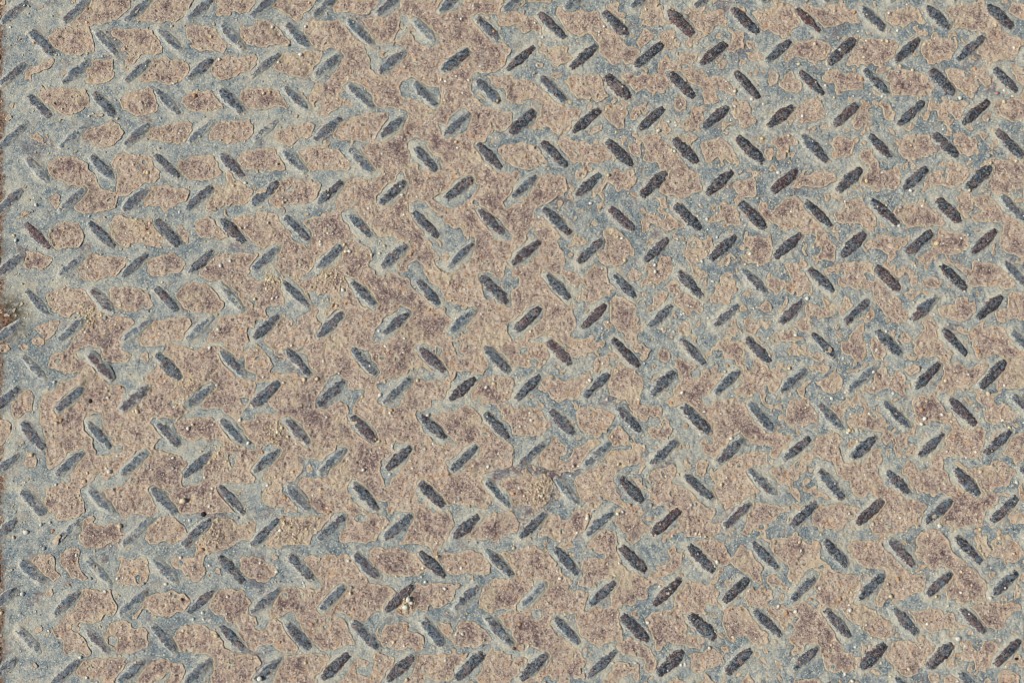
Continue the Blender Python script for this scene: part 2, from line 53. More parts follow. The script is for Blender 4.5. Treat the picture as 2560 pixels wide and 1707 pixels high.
# traced outlines: tile column, tile row, T coating / H hole in it / C scale on a lug, then x y pairs within the tile
POLY = '''
00T650 220 690 265 760 240 840 235 940 225 1080 190 1140 130 1200 60 1190 0 830 0 770 90 700 180
00T1230 190 1320 110 1400 0 1780 0 1750 60 1700 150 1640 190 1540 200 1430 215 1330 190
00T1960 130 2020 155 2110 150 2150 110 2260 130 2360 20 2360 0 1960 0 2020 60
00T450 350 500 270 560 255 650 260 720 270 830 240 840 330 860 420 880 470 800 490 700 510 600 490 520 460 480 420
00T990 300 1040 265 1150 270 1300 260 1400 280 1450 350 1490 430 1500 500 1400 500 1290 500 1180 490 1130 410 1080 360
00T1710 260 1790 240 1930 240 2000 290 2060 370 2090 430 2050 480 1960 460 1860 470 1780 430 1750 380 1700 340
00T2190 260 2260 245 2360 230 2360 420 2280 410 2230 360
00T810 600 850 550 940 540 1040 545 1040 700 1010 770 900 780 800 770 780 730 800 680
00T1170 500 1290 510 1250 560 1170 640 1130 660 1140 560
00T1380 600 1440 560 1520 540 1640 545 1730 580 1745 650 1690 730 1580 780 1490 770 1440 740 1330 750 1280 730 1330 650
00T1930 660 1960 600 1990 540 2070 510 2200 520 2360 500 2360 620 2270 660 2220 680 2150 720 2050 730 1960 710
00T200 740 250 680 290 610 380 590 480 540 500 590 440 640 340 680 260 720
00T540 690 580 640 630 660 630 710 570 720
00T330 890 400 830 500 820 620 815 720 830 790 830 830 900 820 980 750 1030 650 1055 570 1055 510 1010 450 960 390 940 310 960 270 930
00T1100 940 1130 880 1200 840 1290 820 1380 800 1420 830 1440 920 1450 1000 1420 1050 1340 1050 1240 1065 1160 1020 1110 990
00T1650 940 1690 870 1740 850 1830 830 1930 830 1980 890 2020 950 2070 1010 1960 1005 1920 1030 1800 1030 1720 1000
00T2200 880 2230 830 2320 810 2360 810 2360 1000 2290 990 2230 940
00T860 1050 930 1040 970 1070 900 1075
00T60 1070 100 1040 120 1080 80 1120 55 1100
00T780 1190 850 1180 950 1140 1050 1120 1120 1180 1140 1220 1110 1290 1050 1330 950 1350 870 1340 830 1290 760 1290
00T1370 1200 1440 1170 1560 1140 1660 1120 1740 1140 1760 1190 1720 1290 1640 1330 1580 1320 1480 1300 1370 1290
00T1920 1210 1970 1160 2060 1110 2160 1100 2230 1105 2300 1095 2330 1160 2310 1250 2220 1310 2120 1310 2020 1290 1920 1280
00T260 1270 340 1210 410 1290 400 1320 340 1290
00T430 1220 470 1230 460 1270 425 1260
00T445 1500 510 1450 640 1435 730 1450 800 1500 830 1575 450 1575
00T1030 1480 1060 1440 1110 1410 1200 1425 1370 1435 1410 1490 1450 1575 1030 1575
00T1620 1490 1670 1460 1700 1490 1750 1430 1840 1420 1950 1430 2000 1500 2030 1575 1640 1575
00T2180 1460 2230 1400 2330 1370 2360 1370 2360 1575 2230 1540
00C600 1230 640 1240 690 1280 660 1310 600 1280
00C1190 1230 1250 1190 1230 1230 1190 1260
00C870 1470 940 1490 960 1530 900 1500
00C1230 140 1280 60 1330 90 1270 150
10T150 70 190 -10 560 -10 520 80 450 120 420 190 370 195 300 150 280 120 170 90
10T690 80 760 -10 1150 -10 1100 70 1060 120 950 135 850 115 720 125
10T970 190 1050 160 1190 165 1270 110 1310 60 1330 -10 1720 -10 1680 50 1660 110 1650 200 1600 250 1420 300 1330 290 1280 320 1250 400 1140 400 1080 370 1020 260
10T1600 110 1800 115 1870 100 1900 30 1920 -10 2270 -10 2265 90 2360 100 2360 250 2220 240 2240 390 2330 440 2340 500 2280 560 2270 620 2210 660 2090 670 2020 690 1980 760 2000 900 2100 980 2200 1010 2330 1030 2360 1090 2330 1190 2270 1215 2180 1200 2120 1260 2110 1310 2000 1320 2060 1440 2200 1575 1740 1575 1690 1450 1560 1390 1560 1290 1460 1270 1390 1310 1400 1400 1420 1510 1480 1480 1500 1575 1110 1575 1050 1470 950 1360 1090 1290 1190 1300 1300 1200 1370 1130 1380 1080 1400 1030 1340 1000 1230 990 1110 1000 1060 900 940 760 800 780 810 860 740 850 720 790 640 760 700 690 800 520 780 470 700 440 620 460 540 450 470 370 440 280 450 220 500 200 600 200 790 180 800 230 900 350 1020 440 1000 490 1050 560 1050 640 1120 700 1200 700 1280 600 1380 500 1380 420 1250 400 1400 300 1500 400 1620 440 1700 400 1640 330 1600 200
10T-10 200 70 180 180 220 240 290 310 390 300 430 200 420 100 430 -10 430
10T160 640 190 560 240 510 330 490 470 470 560 480 620 480 580 570 520 660 470 710 350 710 260 680
10T-10 810 100 810 200 830 250 900 300 970 280 1000 180 980 100 1010 -10 1020
10T480 890 510 820 560 770 640 760 720 790 790 900 880 950 880 990 770 970 720 1030 640 1065 570 1050 560 1015 610 990 610 930 560 930 540 960 490 950
10T160 1230 180 1190 240 1190 300 1170 390 1150 450 1130 500 1120 535 1160 520 1240 480 1280 420 1270 360 1300 310 1340 240 1310 180 1280
10T690 1280 720 1210 790 1130 880 1070 1000 1040 1220 1035 1220 1080 1170 1140 1100 1270 1080 1300 960 1310 820 1290
10T-10 1360 80 1360 180 1370 230 1460 280 1575 -10 1575
10T380 1400 450 1380 530 1345 640 1345 750 1380 810 1430 870 1490 860 1575 480 1575 430 1470
10T-10 510 20 540 -10 590
10T2100 690 2200 690 2240 720 2360 700 2360 1000 2290 880 2280 820 2210 830 2150 770
10T2220 1370 2280 1330 2360 1310 2360 1540 2300 1500 2250 1440
10H1310 130 1400 150 1420 280 1360 290 1320 270 1330 200
10H1030 470 1100 440 1220 460 1230 520 1150 600 1090 680 1040 640 1060 560
10H1070 320 1110 310 1110 350 1080 350
10H1310 810 1340 760 1440 710 1500 740 1560 790 1690 790 1690 960 1640 990 1500 940 1420 900 1340 890
10H1980 690 2060 660 2110 700 2230 820 2290 830 2290 900 2320 1030 2200 1000 2050 920 1990 800
10H1660 1100 1720 1150 1850 1020 1930 990 1980 1070 1920 1230 1880 1220 1800 1270 1720 1260 1690 1180
10H1390 1300 1470 1270 1560 1290 1570 1380 1690 1470 1700 1575 1500 1575 1480 1500 1430 1510 1400 1400
10H2160 1110 2180 1110 2190 1190 2160 1200
10H1100 1000 1250 990 1370 1000 1390 1080 1330 1200 1240 1280 1110 1290 1200 1130 1220 1040 1100 1030
10H1970 160 2090 130 2230 150 2220 260 2260 330 2230 400 2100 310
10C1120 480 1210 470 1200 530 1130 540
10C320 290 370 275 410 310 400 360 340 350
10C2050 1340 2120 1340 2180 1410 2120 1420 2080 1390
20T-10 100 50 100 70 140 190 155 240 210 290 290 280 330 200 270 130 310 80 280 60 230 -10 240
20T140 -10 380 -10 330 20 160 35
20T400 120 430 55 490 60 530 110 600 110 640 85 690 110 780 110 800 160 880 260 980 330 1050 420 1130 450 1190 480 1150 540 1110 590 1040 590 1010 550 990 600 900 590 830 520 800 470 800 400 750 340 690 310 650 330 560 310 480 270 440 190
20T1150 370 1180 310 1230 255 1280 290 1315 330 1270 380 1200 440 1150 450
20T1190 220 1210 150 1180 110 1240 60 1260 -10 1330 -10 1390 60 1400 240 1320 230 1250 240
20T1330 340 1380 290 1430 270 1500 300 1510 430 1420 460 1400 400
20T1630 190 1640 120 1700 70 1790 60 1820 110 1920 95 1980 160 1960 220 1860 240 1830 300 1740 295 1680 250
20T1600 380 1650 360 1665 430 1610 430
20T2200 120 2260 105 2360 120 2360 290 2290 280 2250 180
20T2030 320 2070 285 2140 310 2120 360 2130 440 2060 460 1990 500 1980 460 2020 410
20T2150 390 2200 360 2235 400 2200 460 2150 430
20T2160 480 2280 480 2310 540 2260 570 2170 540
20T2080 570 2130 550 2160 590 2110 610
20T1890 590 1950 550 1990 590 1950 640 1900 620
20T230 480 270 430 320 425 380 450 430 415 500 430 515 500 510 570 460 590 430 630 385 610 370 550 300 520
20T215 590 290 565 280 620 220 620
20T355 710 390 670 460 670 470 700 400 740
20T490 740 550 690 650 695 790 680 820 740 840 820 910 880 850 910 790 940 690 900 620 910 550 860 520 790
20T-10 730 100 720 200 740 270 820 400 930 480 980 580 990 650 1020 560 1120 500 1230 450 1250 390 1220 330 1160 250 1180 190 1195 180 1150 240 1080 260 1000 300 930 200 910 -10 930
20T980 690 1020 660 1110 680 1200 700 1290 690 1340 660 1320 620 1350 580 1400 510 1440 520 1460 570 1540 560 1550 500 1640 480 1720 490 1700 540 1650 590 1690 640 1720 690 1780 690 1790 740 1850 690 1920 690 1990 760 2060 820 2060 880 1990 870 1900 830 1860 850 1920 920 1880 950 1760 950 1760 880 1740 800 1640 760 1560 680 1480 650 1400 660 1400 710 1440 780 1400 850 1290 850 1210 810 1140 860 1080 800 1030 740
20T830 1040 870 980 960 965 1050 970 1060 1040 1020 1090 1050 1170 990 1190 900 1130 850 1080
20T1070 1060 1110 980 1170 970 1170 1080 1100 1110
20T680 1220 760 1160 850 1120 830 1190 760 1230
20T1490 930 1530 880 1590 920 1610 980 1550 1030 1500 1000
20T1570 1100 1640 1090 1640 1010 1710 1010 1760 1070 1740 1140 1650 1150 1650 1210 1590 1200
20T1310 1170 1370 1120 1390 1090 1420 1150 1470 1190 1450 1230 1330 1210
20T1600 1250 1660 1230 1700 1270 1650 1330 1600 1300
20T2020 950 2080 920 2180 940 2200 1060 2250 1110 2210 1130 2170 1170 2100 1160 2060 1090 2030 1010
20T1740 1310 1830 1275 1920 1270 1990 1330 2040 1400 2100 1490 2080 1530 2010 1510 1960 1440 1880 1430 1840 1490 1760 1470 1740 1370
20T1190 1300 1200 1240 1330 1230 1390 1290 1450 1370 1550 1460 1620 1530 1640 1575 1360 1575 1330 1480 1280 1510 1200 1470 1230 1380
20T1070 1310 1140 1310 1180 1390 1180 1460 1120 1430 1080 1370
20T420 1310 440 1270 520 1260 560 1300 690 1300 720 1330 760 1280 830 1300 870 1400 890 1470 800 1490 700 1490 690 1575 640 1550 630 1440 600 1370 560 1370 600 1430 590 1490 540 1490 500 1410 440 1370
20T-10 1330 120 1310 230 1340 290 1430 340 1500 260 1510 160 1560 -10 1530
20T2320 1370 2360 1360 2360 1440 2320 1420
20H650 770 690 755 700 785 655 795
20C365 240 400 225 440 260 460 300 410 290 375 280
20C920 180 960 170 1010 240 1010 290 960 260
20C1790 490 1830 470 1860 510 1820 550 1790 530
20C1180 540 1230 540 1220 590 1170 590
30T-10 80 70 70 150 50 230 60 270 150 305 190 250 260 190 330 150 360 100 330 40 310 -10 280
30T300 60 390 40 450 70 560 60 690 30 720 80 800 100 840 190 840 240 770 220 720 170 690 230 600 260 510 260 440 180 360 110
30T1070 150 1100 90 1200 85 1330 75 1390 90 1430 170 1450 245 1390 230 1350 190 1240 265 1150 240 1090 200
30T1640 90 1720 60 1850 50 1950 10 2000 90 2080 180 2140 250 2130 300 2210 320 2330 350 2340 400 2290 500 2200 560 2100 570 2010 540 1920 500 1920 460 1970 400 2000 340 1960 290 1850 290 1740 250 1680 180
30T2220 100 2240 40 2360 30 2360 200 2260 150
30T1410 480 1420 400 1500 360 1530 290 1570 350 1680 370 1700 410 1760 390 1740 450 1690 540 1600 540 1540 580 1480 590 1430 540
30T720 590 730 540 800 450 860 360 960 350 1070 360 1170 370 1195 440 1170 510 1110 570 990 580 880 590 800 580 740 600
30T140 560 200 450 280 380 350 365 470 370 540 400 580 420 570 490 530 560 440 570 350 550 280 520 220 530 180 590
30T490 690 560 640 640 635 700 680 780 660 850 690 860 760 880 820 840 840 760 820 700 840 630 820 620 770 550 780 500 740
30T630 850 680 850 660 890 635 880
30T-10 650 60 650 110 690 100 750 40 790 -10 780
30T110 780 150 690 220 650 250 700 310 760 325 800 290 840 240 850 180 830 120 820
30T370 840 420 860 380 890
30T960 820 1000 830 1060 890 1000 890
30T1080 700 1120 650 1230 640 1350 645 1430 690 1480 760 1530 820 1480 870 1390 885 1280 880 1180 870 1150 810 1090 760
30T1630 650 1720 635 1800 650 1810 710 1870 700 1920 730 1950 790 1920 850 1820 865 1750 830 1710 750 1640 690
30T1940 650 2010 680 2050 760 2000 800 1940 740
30T2240 660 2360 660 2360 790 2290 750
30T250 1050 290 980 350 930 460 925 500 970 540 1040 520 1080 450 1110 370 1130 300 1130 280 1090
30T190 1110 220 1060 260 1080 220 1150 185 1150
30T860 970 900 940 950 960 950 1010 910 1020 930 1080 900 1130 820 1195 770 1170 770 1110 850 1040
30T1000 960 1050 935 1110 960 1130 1010 1170 1040 1140 1110 1070 1090 1050 1010
30T1450 1040 1480 900 1520 930 1540 960 1640 920 1720 930 1810 930 1810 980 1770 1090 1720 1090 1670 1030 1620 1110 1550 1120 1560 1010 1500 1010 1460 1110 1400 1090
30T1970 1060 2030 1010 2050 1060 2020 1120 1980 1110
30T2070 980 2100 920 2180 910 2260 900 2360 910 2360 1080 2270 1120 2190 1110 2130 1060
30T20 1300 60 1260 150 1245 210 1240 270 1280 295 1330 250 1350 180 1360 160 1460 90 1460 80 1370
30T180 1410 220 1385 250 1410 230 1450 190 1450
30T-10 1350 50 1380 40 1470 -10 1460
30T580 1370 590 1300 650 1250 720 1260 780 1300 790 1370 760 1440 690 1470 610 1450
30T760 1280 800 1250 840 1270 830 1310 780 1320
30T840 1390 880 1360 940 1370 980 1420 1000 1490 1020 1575 940 1575 940 1500 880 1500 840 1440
30T1150 1290 1180 1260 1230 1280 1280 1220 1350 1230 1400 1250 1490 1240 1520 1310 1520 1440 1430 1450 1330 1460 1230 1450 1200 1400 1210 1340
30T1710 1270 1750 1220 1820 1210 1850 1250 1890 1290 1910 1350 1970 1410 1900 1420 1820 1430 1760 1410 1740 1340
30T1880 1210 1960 1200 2030 1240 1980 1300 1930 1250
30T2070 1360 2120 1350 2130 1400 2080 1390
30T1150 1530 1200 1520 1220 1575 1150 1575
30T1650 1520 1760 1500 1830 1540 1830 1575 1650 1575
30T1960 1520 2030 1460 2150 1470 2280 1470 2360 1500 2360 1575 1940 1575
30C880 130 940 150 930 190 900 180
30C1560 150 1590 170 1590 220 1560 180
30C1210 450 1235 470 1220 490 1200 480
30C1850 960 1890 940 1915 985 1860 1010
01T480 60 440 -10 840 -10 880 30 890 80 920 150 960 180 1020 180 1090 240 1060 310 1060 350 990 370 880 390 800 400 700 380 670 330 720 260 770 190 690 135 640 140 580 100 500 90
01T1060 -10 1470 -10 1470 60 1400 105 1330 110 1240 190 1190 230 1110 250 1070 200 1080 120
01T1660 -10 2060 -10 1970 70 1880 75 1770 95 1700 60
01T2060 -10 2120 20 2180 90 2080 130
01T1330 300 1350 220 1380 150 1460 130 1600 150 1700 150 1740 180 1710 260 1600 340 1520 380 1470 350 1440 320 1340 335
01T1890 320 1930 250 1980 150 2010 130 2050 160 2110 110 2200 100 2260 150 2340 190 2300 260 2240 320 2130 310 2060 330 1980 360 1910 360
01T1820 210 1850 170 1890 150 1900 190 1860 240
01T445 265 500 220 560 240 550 310 530 360 480 330
01T180 390 230 365 290 380 260 415 200 420
01T440 600 450 540 520 490 610 460 700 480 760 540 780 600 740 680 650 710 560 720 490 700 450 650
01T1010 500 1040 430 1100 405 1150 435 1270 440 1350 450 1420 450 1460 510 1500 550 1510 640 1440 700 1350 680 1310 650 1230 670 1190 700 1090 695 1050 640 1020 570
01T1620 520 1640 490 1690 530 1745 590 1740 650 1680 640 1640 580
01T1790 500 1810 450 1870 420 1920 410 1960 480 2030 560 2110 600 2010 630 1950 620 1860 635 1820 600 1790 550
01T2120 450 2170 420 2270 410 2360 420 2360 660 2290 640 2230 560 2160 500
01T230 740 320 735 380 760 430 780 480 800 460 870 400 930 350 880 290 880 250 910 220 860 235 790
01T710 900 740 840 790 790 870 755 920 780 1060 790 1150 800 1160 850 1110 930 1060 970 990 970 920 1000 830 1015 760 990 720 960
01T1355 900 1360 840 1400 790 1480 780 1560 755 1640 790 1710 820 1700 880 1640 940 1570 930 1510 970 1400 965 1350 930
01T1820 960 1870 890 1950 780 2020 745 2120 770 2220 745 2360 760 2360 860 2290 920 2260 980 2360 1000 2360 1130 2290 1180 2330 1220 2300 1270 2240 1230 2180 1120 2110 1060 2020 1005 1950 1015 1900 1000
01T400 1150 440 1110 520 1095 600 1060 650 1070 660 1100 740 1085 800 1110 820 1160 860 1210 930 1300 980 1320 1150 1330 1250 1380 1210 1440 1170 1490 1150 1575 640 1575 700 1500 760 1420 775 1340 720 1310 670 1320 620 1340 540 1310 480 1300 450 1220
01T980 1110 1040 1070 1180 1070 1290 1090 1370 1140 1410 1200 1390 1270 1290 1270 1210 1300 1110 1290 1040 1230 1020 1160
01T1610 1150 1660 1070 1770 1030 1880 1030 1950 1070 1990 1130 2060 1210 2030 1280 1900 1310 1780 1290 1700 1270 1640 1200
01T1280 1540 1330 1440 1400 1390 1520 1360 1620 1340 1740 1360 1750 1400 1700 1500 1660 1575 1260 1575
01T1890 1575 1920 1480 1990 1430 2000 1370 2080 1330 2200 1320 2330 1260 2360 1260 2360 1440 2280 1440 2280 1575
01T330 1450 370 1410 460 1390 530 1370 565 1380 540 1450 490 1500 420 1560 390 1500 340 1500
01T290 1560 350 1530 400 1545 400 1575 290 1575
01T350 260 380 245 390 270 365 280
01C1730 1490 1790 1410 1860 1400 1830 1490 1760 1530
11T-10 -10 2360 -10 2360 1578 -10 1578
11H-10 -10 1120 -10 1170 45 1060 70 930 72 830 95 780 200 730 280 760 360 700 370 610 390 560 430 500 430 440 470 510 590 520 640 470 685 400 665 300 600 320 580 230 480 200 400 120 380 60 360 -10 370
11T120 290 160 200 220 110 330 60 450 110 560 110 610 120 560 200 540 260 460 290 390 300 290 310 180 325
11H-10 680 80 700 190 670 230 690 190 830 165 900 250 960 60 1010 -10 1000
11T-10 740 20 740 20 820 -10 820
11H790 370 850 340 920 345 960 420 1050 510 1120 610 1090 640 940 640 880 560 800 450
11H2020 330 2080 340 2180 400 2280 500 2350 590 2340 630 2240 640 2160 560 2080 480 2010 380
11H2040 950 2100 920 2180 960 2260 1010 2300 870 2360 780 2360 1250 2280 1255 2180 1190 2090 1160 2070 1060
11H820 970 850 960 900 1020 1000 1070 1050 1080 1110 1200 1120 1300 1050 1290 950 1220 880 1100
11H1080 1500 1180 1360 1270 1290 1350 1250 1400 1270 1410 1330 1360 1410 1240 1530 1180 1578 1080 1578
11H-10 1370 60 1360 200 1350 230 1360 90 1500 70 1578 -10 1578
11H2170 -10 2360 -10 2360 15 2230 15
11H1080 610 1220 610 1370 645 1405 690 1380 760 1320 830 1300 920 1270 940 1180 965 1100 950 1090 910 1040 880 1050 850 1090 820 1050 760 1040 700 940 670 900 610 890 560 1000 560
11H1530 560 1700 500 1830 520 1880 530 1930 600 2010 620 2010 690 1980 790 1890 890 1800 945 1690 930 1650 860 1610 800 1680 820 1700 790 1610 720 1610 680 1580 620
11H1380 860 1470 830 1540 880 1540 960 1690 1080 1730 1190 1860 1240 1950 1240 1990 1300 1930 1420 1930 1490 1790 1560 1820 1380 1760 1340 1740 1260 1600 1220 1430 1060 1420 1000 1300 960 1310 930 1420 940
11H1740 1440 1790 1420 1780 1450 1740 1470
11H290 1450 340 1370 240 1350 120 1350 90 1330 80 1250 260 1240 220 1010 160 900 200 930 330 1000 420 1080 500 1230 510 1280 370 1370 350 1420
11H460 1100 560 1100 570 1140 690 1130 680 1240 640 1290 640 1370 570 1390 560 1290 500 1170
11H760 1060 800 1050 850 1140 770 1140
11H740 780 780 660 800 720 790 800 750 870 690 890 540 970 410 1020 400 980 520 890 560 790
11H1100 280 1120 230 1200 130 1290 80 1310 -10 1350 30 1390 130 1380 190 1300 260 1220 330 1150 345
11H1400 290 1560 280 1590 340 1720 430 1740 500 1650 600 1600 630 1530 560 1450 450 1400 380
11H1620 250 1750 190 1850 70 1930 50 2010 90 2040 150 1950 250 1880 310 1800 350 1650 290
11H600 1390 760 1270 830 1275 780 1390 640 1530 530 1550 560 1470
11H1980 250 2030 290 2100 330 2000 310
11H2270 280 2340 240 2360 240 2360 320 2290 330
11H2330 1380 2360 1380 2360 1520 2310 1500
11C-10 200 50 160 100 160 105 210 50 240
11C1210 770 1270 740 1320 770 1270 810 1220 800
11C640 170 680 150 690 190 650 200
11C1240 150 1300 80 1290 170
11C1480 420 1530 420 1530 470 1490 460
11C60 1420 120 1370 130 1410 80 1470
11C1270 1340 1340 1330 1330 1370 1280 1370
11C650 770 690 755 680 800 650 810
21T-10 20 60 10 85 40 40 100 -10 140
21T-10 300 100 300 150 250 220 130 250 50 310 40 420 45 495 50 500 130 490 240 420 240 340 290 260 310 210 360 200 430 280 430 350 490 430 560 430 620 400 640 430 700 490 800 470 900 520 920 600 950 640 1010 600 1060 530 1040 470 950 380 960 270 900 240 910 150 870 240 780 260 680 230 620 190 520 150 560 110 670 60 710 -10 760 -10 300
21T555 -10 690 -10 670 50 620 70 570 50
21T790 170 850 90 900 10 1130 -10 1130 100 1080 170 970 190 940 130 870 100 830 200 850 290 800 240
21T1360 190 1420 40 1500 -10 1720 -10 1740 90 1740 190 1650 210 1600 250 1510 230 1420 240
21T2030 120 2080 90 2160 80 2230 65 2260 130 2230 240 2140 240 2060 200
21T2070 10 2110 -10 2120 40 2080 45
21T1300 220 1420 250 1430 330 1400 360 1370 310
21T760 300 840 280 860 340 790 360
21T680 330 720 320 720 360 690 370
21T1180 510 1190 430 1260 410 1340 420 1400 470 1420 380 1500 430 1570 500 1560 530 1480 520 1430 560 1380 520 1290 490 1220 480 1210 530
21T1790 500 1820 430 1910 370 1900 300 1940 270 1980 320 2060 340 2100 440 2110 500 2060 520 1960 480 1940 440 1850 470
21T2250 330 2300 290 2360 290 2360 440 2290 400
21T550 610 620 600 690 630 650 680 580 690
21T830 570 870 520 960 530 1020 580 1070 640 1110 700 1140 740 1050 780 1060 820 1000 860 940 890 850 860 800 800 840 720 850 660
21T1570 760 1620 710 1600 650 1650 590 1720 610 1750 650 1820 630 1860 680 1840 730 1790 790 1740 830 1660 840 1600 800
21T1880 830 1930 820 1970 770 2010 800 1980 870 1920 890
21T2110 640 2180 610 2260 590 2360 620 2360 830 2260 870 2170 820 2150 750 2190 690 2130 680
21T630 1010 680 950 690 900 760 870 830 880 870 920 890 1000 910 1090 890 1160 830 1160 720 1240 640 1180 630 1120 660 1060
21T1065 930 1120 900 1170 920 1190 990 1120 1020 1070 980
21T1250 960 1250 900 1310 850 1390 780 1440 790 1490 870 1460 940 1390 1000 1350 1050 1290 1010 1220 1060 1240 1000
21T1180 1120 1220 1110 1250 1150 1200 1170
21T1260 1250 1310 1200 1300 1140 1390 1090 1430 1120 1400 1200 1330 1270 1280 1270
21T1670 930 1750 910 1800 940 1790 980 1740 1010 1680 980
21T1400 1050 1450 1000 1530 1050 1610 1130 1720 1220 1680 1260 1640 1300 1690 1340 1620 1320 1560 1260 1510 1270 1490 1190 1510 1150 1440 1110
21T1820 1210 1850 1130 1890 1050 1900 990 1970 930 2030 950 2030 1010 2070 1100 2010 1170 1890 1210
21T2120 1130 2150 1090 2200 1120 2170 1160
21T2290 1240 2360 1180 2360 1290 2310 1290
21T-10 840 80 850 130 860 180 870 240 930 290 1010 370 1110 480 1210 560 1290 600 1420 540 1490 580 1540 760 1500 760 1575 300 1575 400 1560 300 1510 180 1540 130 1575 -10 1575 -10 1390 100 1360 170 1290 240 1230 280 1270 270 1340 230 1400 120 1490 90 1540 40 1575 -10 1560
21T890 1190 940 1150 1020 1170 1080 1210 1150 1260 1140 1310 1160 1370 1120 1430 1120 1500 1150 1530 1130 1575 1060 1575 1040 1500 980 1460 920 1400 900 1310
21T1530 1420 1580 1370 1640 1420 1640 1490 1580 1510 1530 1490
21T1370 1440 1420 1430 1420 1480 1370 1480
21T840 1400 900 1380 920 1430 860 1450
21T2130 1410 2170 1330 2230 1370 2260 1440 2230 1510 2160 1500 2130 1460
21T2080 1240 2140 1240 2170 1280 2110 1300
21T1960 1490 2000 1430 2050 1450 2040 1490 1970 1510
21T1930 1540 2020 1530 2020 1575 1930 1575
21H1630 660 1680 640 1720 670 1680 710 1640 690
21H-10 960 60 980 70 1050 20 1090 -10 1080
21H530 1500 600 1470 740 1470 770 1510 650 1530 560 1530
21H-10 740 50 700 130 640 180 520 240 620 260 680 240 780 150 850 60 880 -10 880
21H120 1480 -10 1390 60 1340 150 1270 240 1205 285 1270 270 1350 200 1410
21C90 110 130 90 150 120 120 150 90 140
21C990 440 1040 430 1050 470 1010 480
21C710 690 740 690 740 710 710 720
31T200 160 270 80 320 -10 530 -10 580 20 630 30 640 80 560 130 460 160 350 150 260 150 220 180
31T830 120 870 50 910 -10 1240 -10 1220 60 1200 160 1150 190 1110 170 1050 150 1030 190 980 190 960 150 900 140
31T1430 130 1490 50 1520 -10 1840 -10 1830 70 1760 130 1720 155 1640 150 1580 130 1500 120 1430 190 1390 190
31T2010 160 2020 80 2080 10 2120 -10 2360 -10 2360 140 2250 170 2180 210 2080 210
31T-10 370 50 370 110 300 180 240 260 235 310 290 380 390 430 450 540 570 580 640 640 690 610 780 580 820 530 820 430 830 395 770 490 760 500 700 450 660 440 610 370 590 330 580 260 540 220 520 160 560 110 540 90 480 -10 460
31T-10 630 30 630 50 700 20 800 -10 800
31T610 390 700 340 690 290 780 260 870 250 900 340 960 390 1000 450 990 500 930 515 880 510 850 470 750 480 680 490 620 480
31T1140 370 1200 330 1280 300 1370 310 1390 260 1460 280 1490 340 1550 370 1580 430 1630 480 1600 510 1470 500 1350 520 1270 510 1230 470 1180 430
31T1720 250 1790 210 1850 215 1880 280 1880 350 1840 390 1770 360 1730 300
31T1880 240 1990 220 2070 250 2110 330 2200 410 2360 520 2360 780 2290 790 2200 760 2140 720 2120 630 2150 560 2150 510 2200 470 2000 470 1900 480 1870 420 1950 380 1980 350 1900 330
31T2240 270 2290 260 2310 300 2260 300
31T880 700 920 650 1000 620 1000 570 1060 600 1150 600 1230 620 1300 600 1270 680 1190 730 1120 760 1030 730 940 710 900 750
31T1420 770 1520 690 1500 640 1560 600 1580 550 1630 560 1780 560 1850 610 1840 700 1750 760 1680 780 1560 770 1490 780
31T1890 550 1930 530 1940 560 1900 570
31T150 850 180 850 270 850 330 910 350 970 390 1020 430 1100 400 1135 330 1120 290 1100 240 1070 240 1140 180 1120 160 1060 200 1010 210 960 160 890
31T-10 970 50 980 100 1010 160 990 160 1050 110 1110 50 1110 10 1060
31T515 900 560 880 620 880 630 850 750 840 870 830 960 850 980 910 1000 1000 1090 1090 1190 1150 1210 1210 1290 1290 1270 1370 1200 1400 1110 1340 1050 1280 980 1190 960 1100 880 1070 830 1100 780 1090 750 1050 700 1080 640 1060 620 1010 640 970 720 960 700 920 600 920 540 950
31T1170 930 1220 870 1280 880 1260 940 1220 990 1180 980
31T1290 960 1340 930 1390 960 1370 1050 1330 1070 1300 1020
31T1410 1010 1480 980 1540 960 1600 1020 1570 1080 1480 1070 1420 1040
31T1710 870 1760 840 1810 880 1860 910 1900 830 1990 840 2080 850 2130 900 2190 950 2290 1040 2270 1080 2200 1080 2130 1050 2030 1070 1930 1070 1860 1060 1830 980 1760 910
31T330 1210 400 1210 470 1260 500 1300 530 1260 480 1170 520 1160 570 1200 630 1240 610 1320 530 1350 470 1340 400 1320 380 1370 390 1440 340 1480 280 1450 280 1380 360 1330
31T640 1260 700 1220 700 1160 740 1150 770 1210 770 1260 730 1310 650 1330
31T880 1390 930 1290 950 1220 990 1340 920 1390
31T1545 1270 1620 1230 1720 1220 1740 1170 1830 1160 1840 1220 1920 1200 1910 1280 1850 1370 1780 1395 1700 1380 1620 1350 1560 1310
31T2190 1150 2250 1120 2360 1130 2360 1370 2260 1360 2150 1390 2080 1330 2110 1270 2210 1270 2200 1210
31T1900 1120 1940 1110 1950 1160 1910 1160
31T1420 1390 1450 1340 1520 1345 1560 1400 1550 1500 1570 1575 1340 1575 1360 1530 1420 1480 1450 1450
31T1220 1500 1270 1480 1330 1540 1310 1575 1240 1575
31T60 1490 130 1470 210 1450 260 1450 250 1510 340 1520 350 1575 80 1575
31T740 1520 790 1470 840 1410 900 1410 870 1490 830 1575 740 1575
31T1840 1500 1890 1450 1960 1480 2010 1430 2100 1410 2170 1440 2210 1530 2230 1575 1840 1575
31T-10 1190 20 1190 40 1230 20 1290 -10 1290
31T30 1310 60 1310 50 1340
31T940 1540 1000 1520 1020 1575 940 1575
31H330 20 400 -10 430 -10 390 40 340 50
31H1590 -10 1640 10 1670 60 1610 60
31H870 950 930 920 990 980 960 1030 900 1010
31C470 440 510 430 530 470 490 480
31C1050 940 1100 940 1120 970 1070 970
31C1630 930 1670 920 1660 950
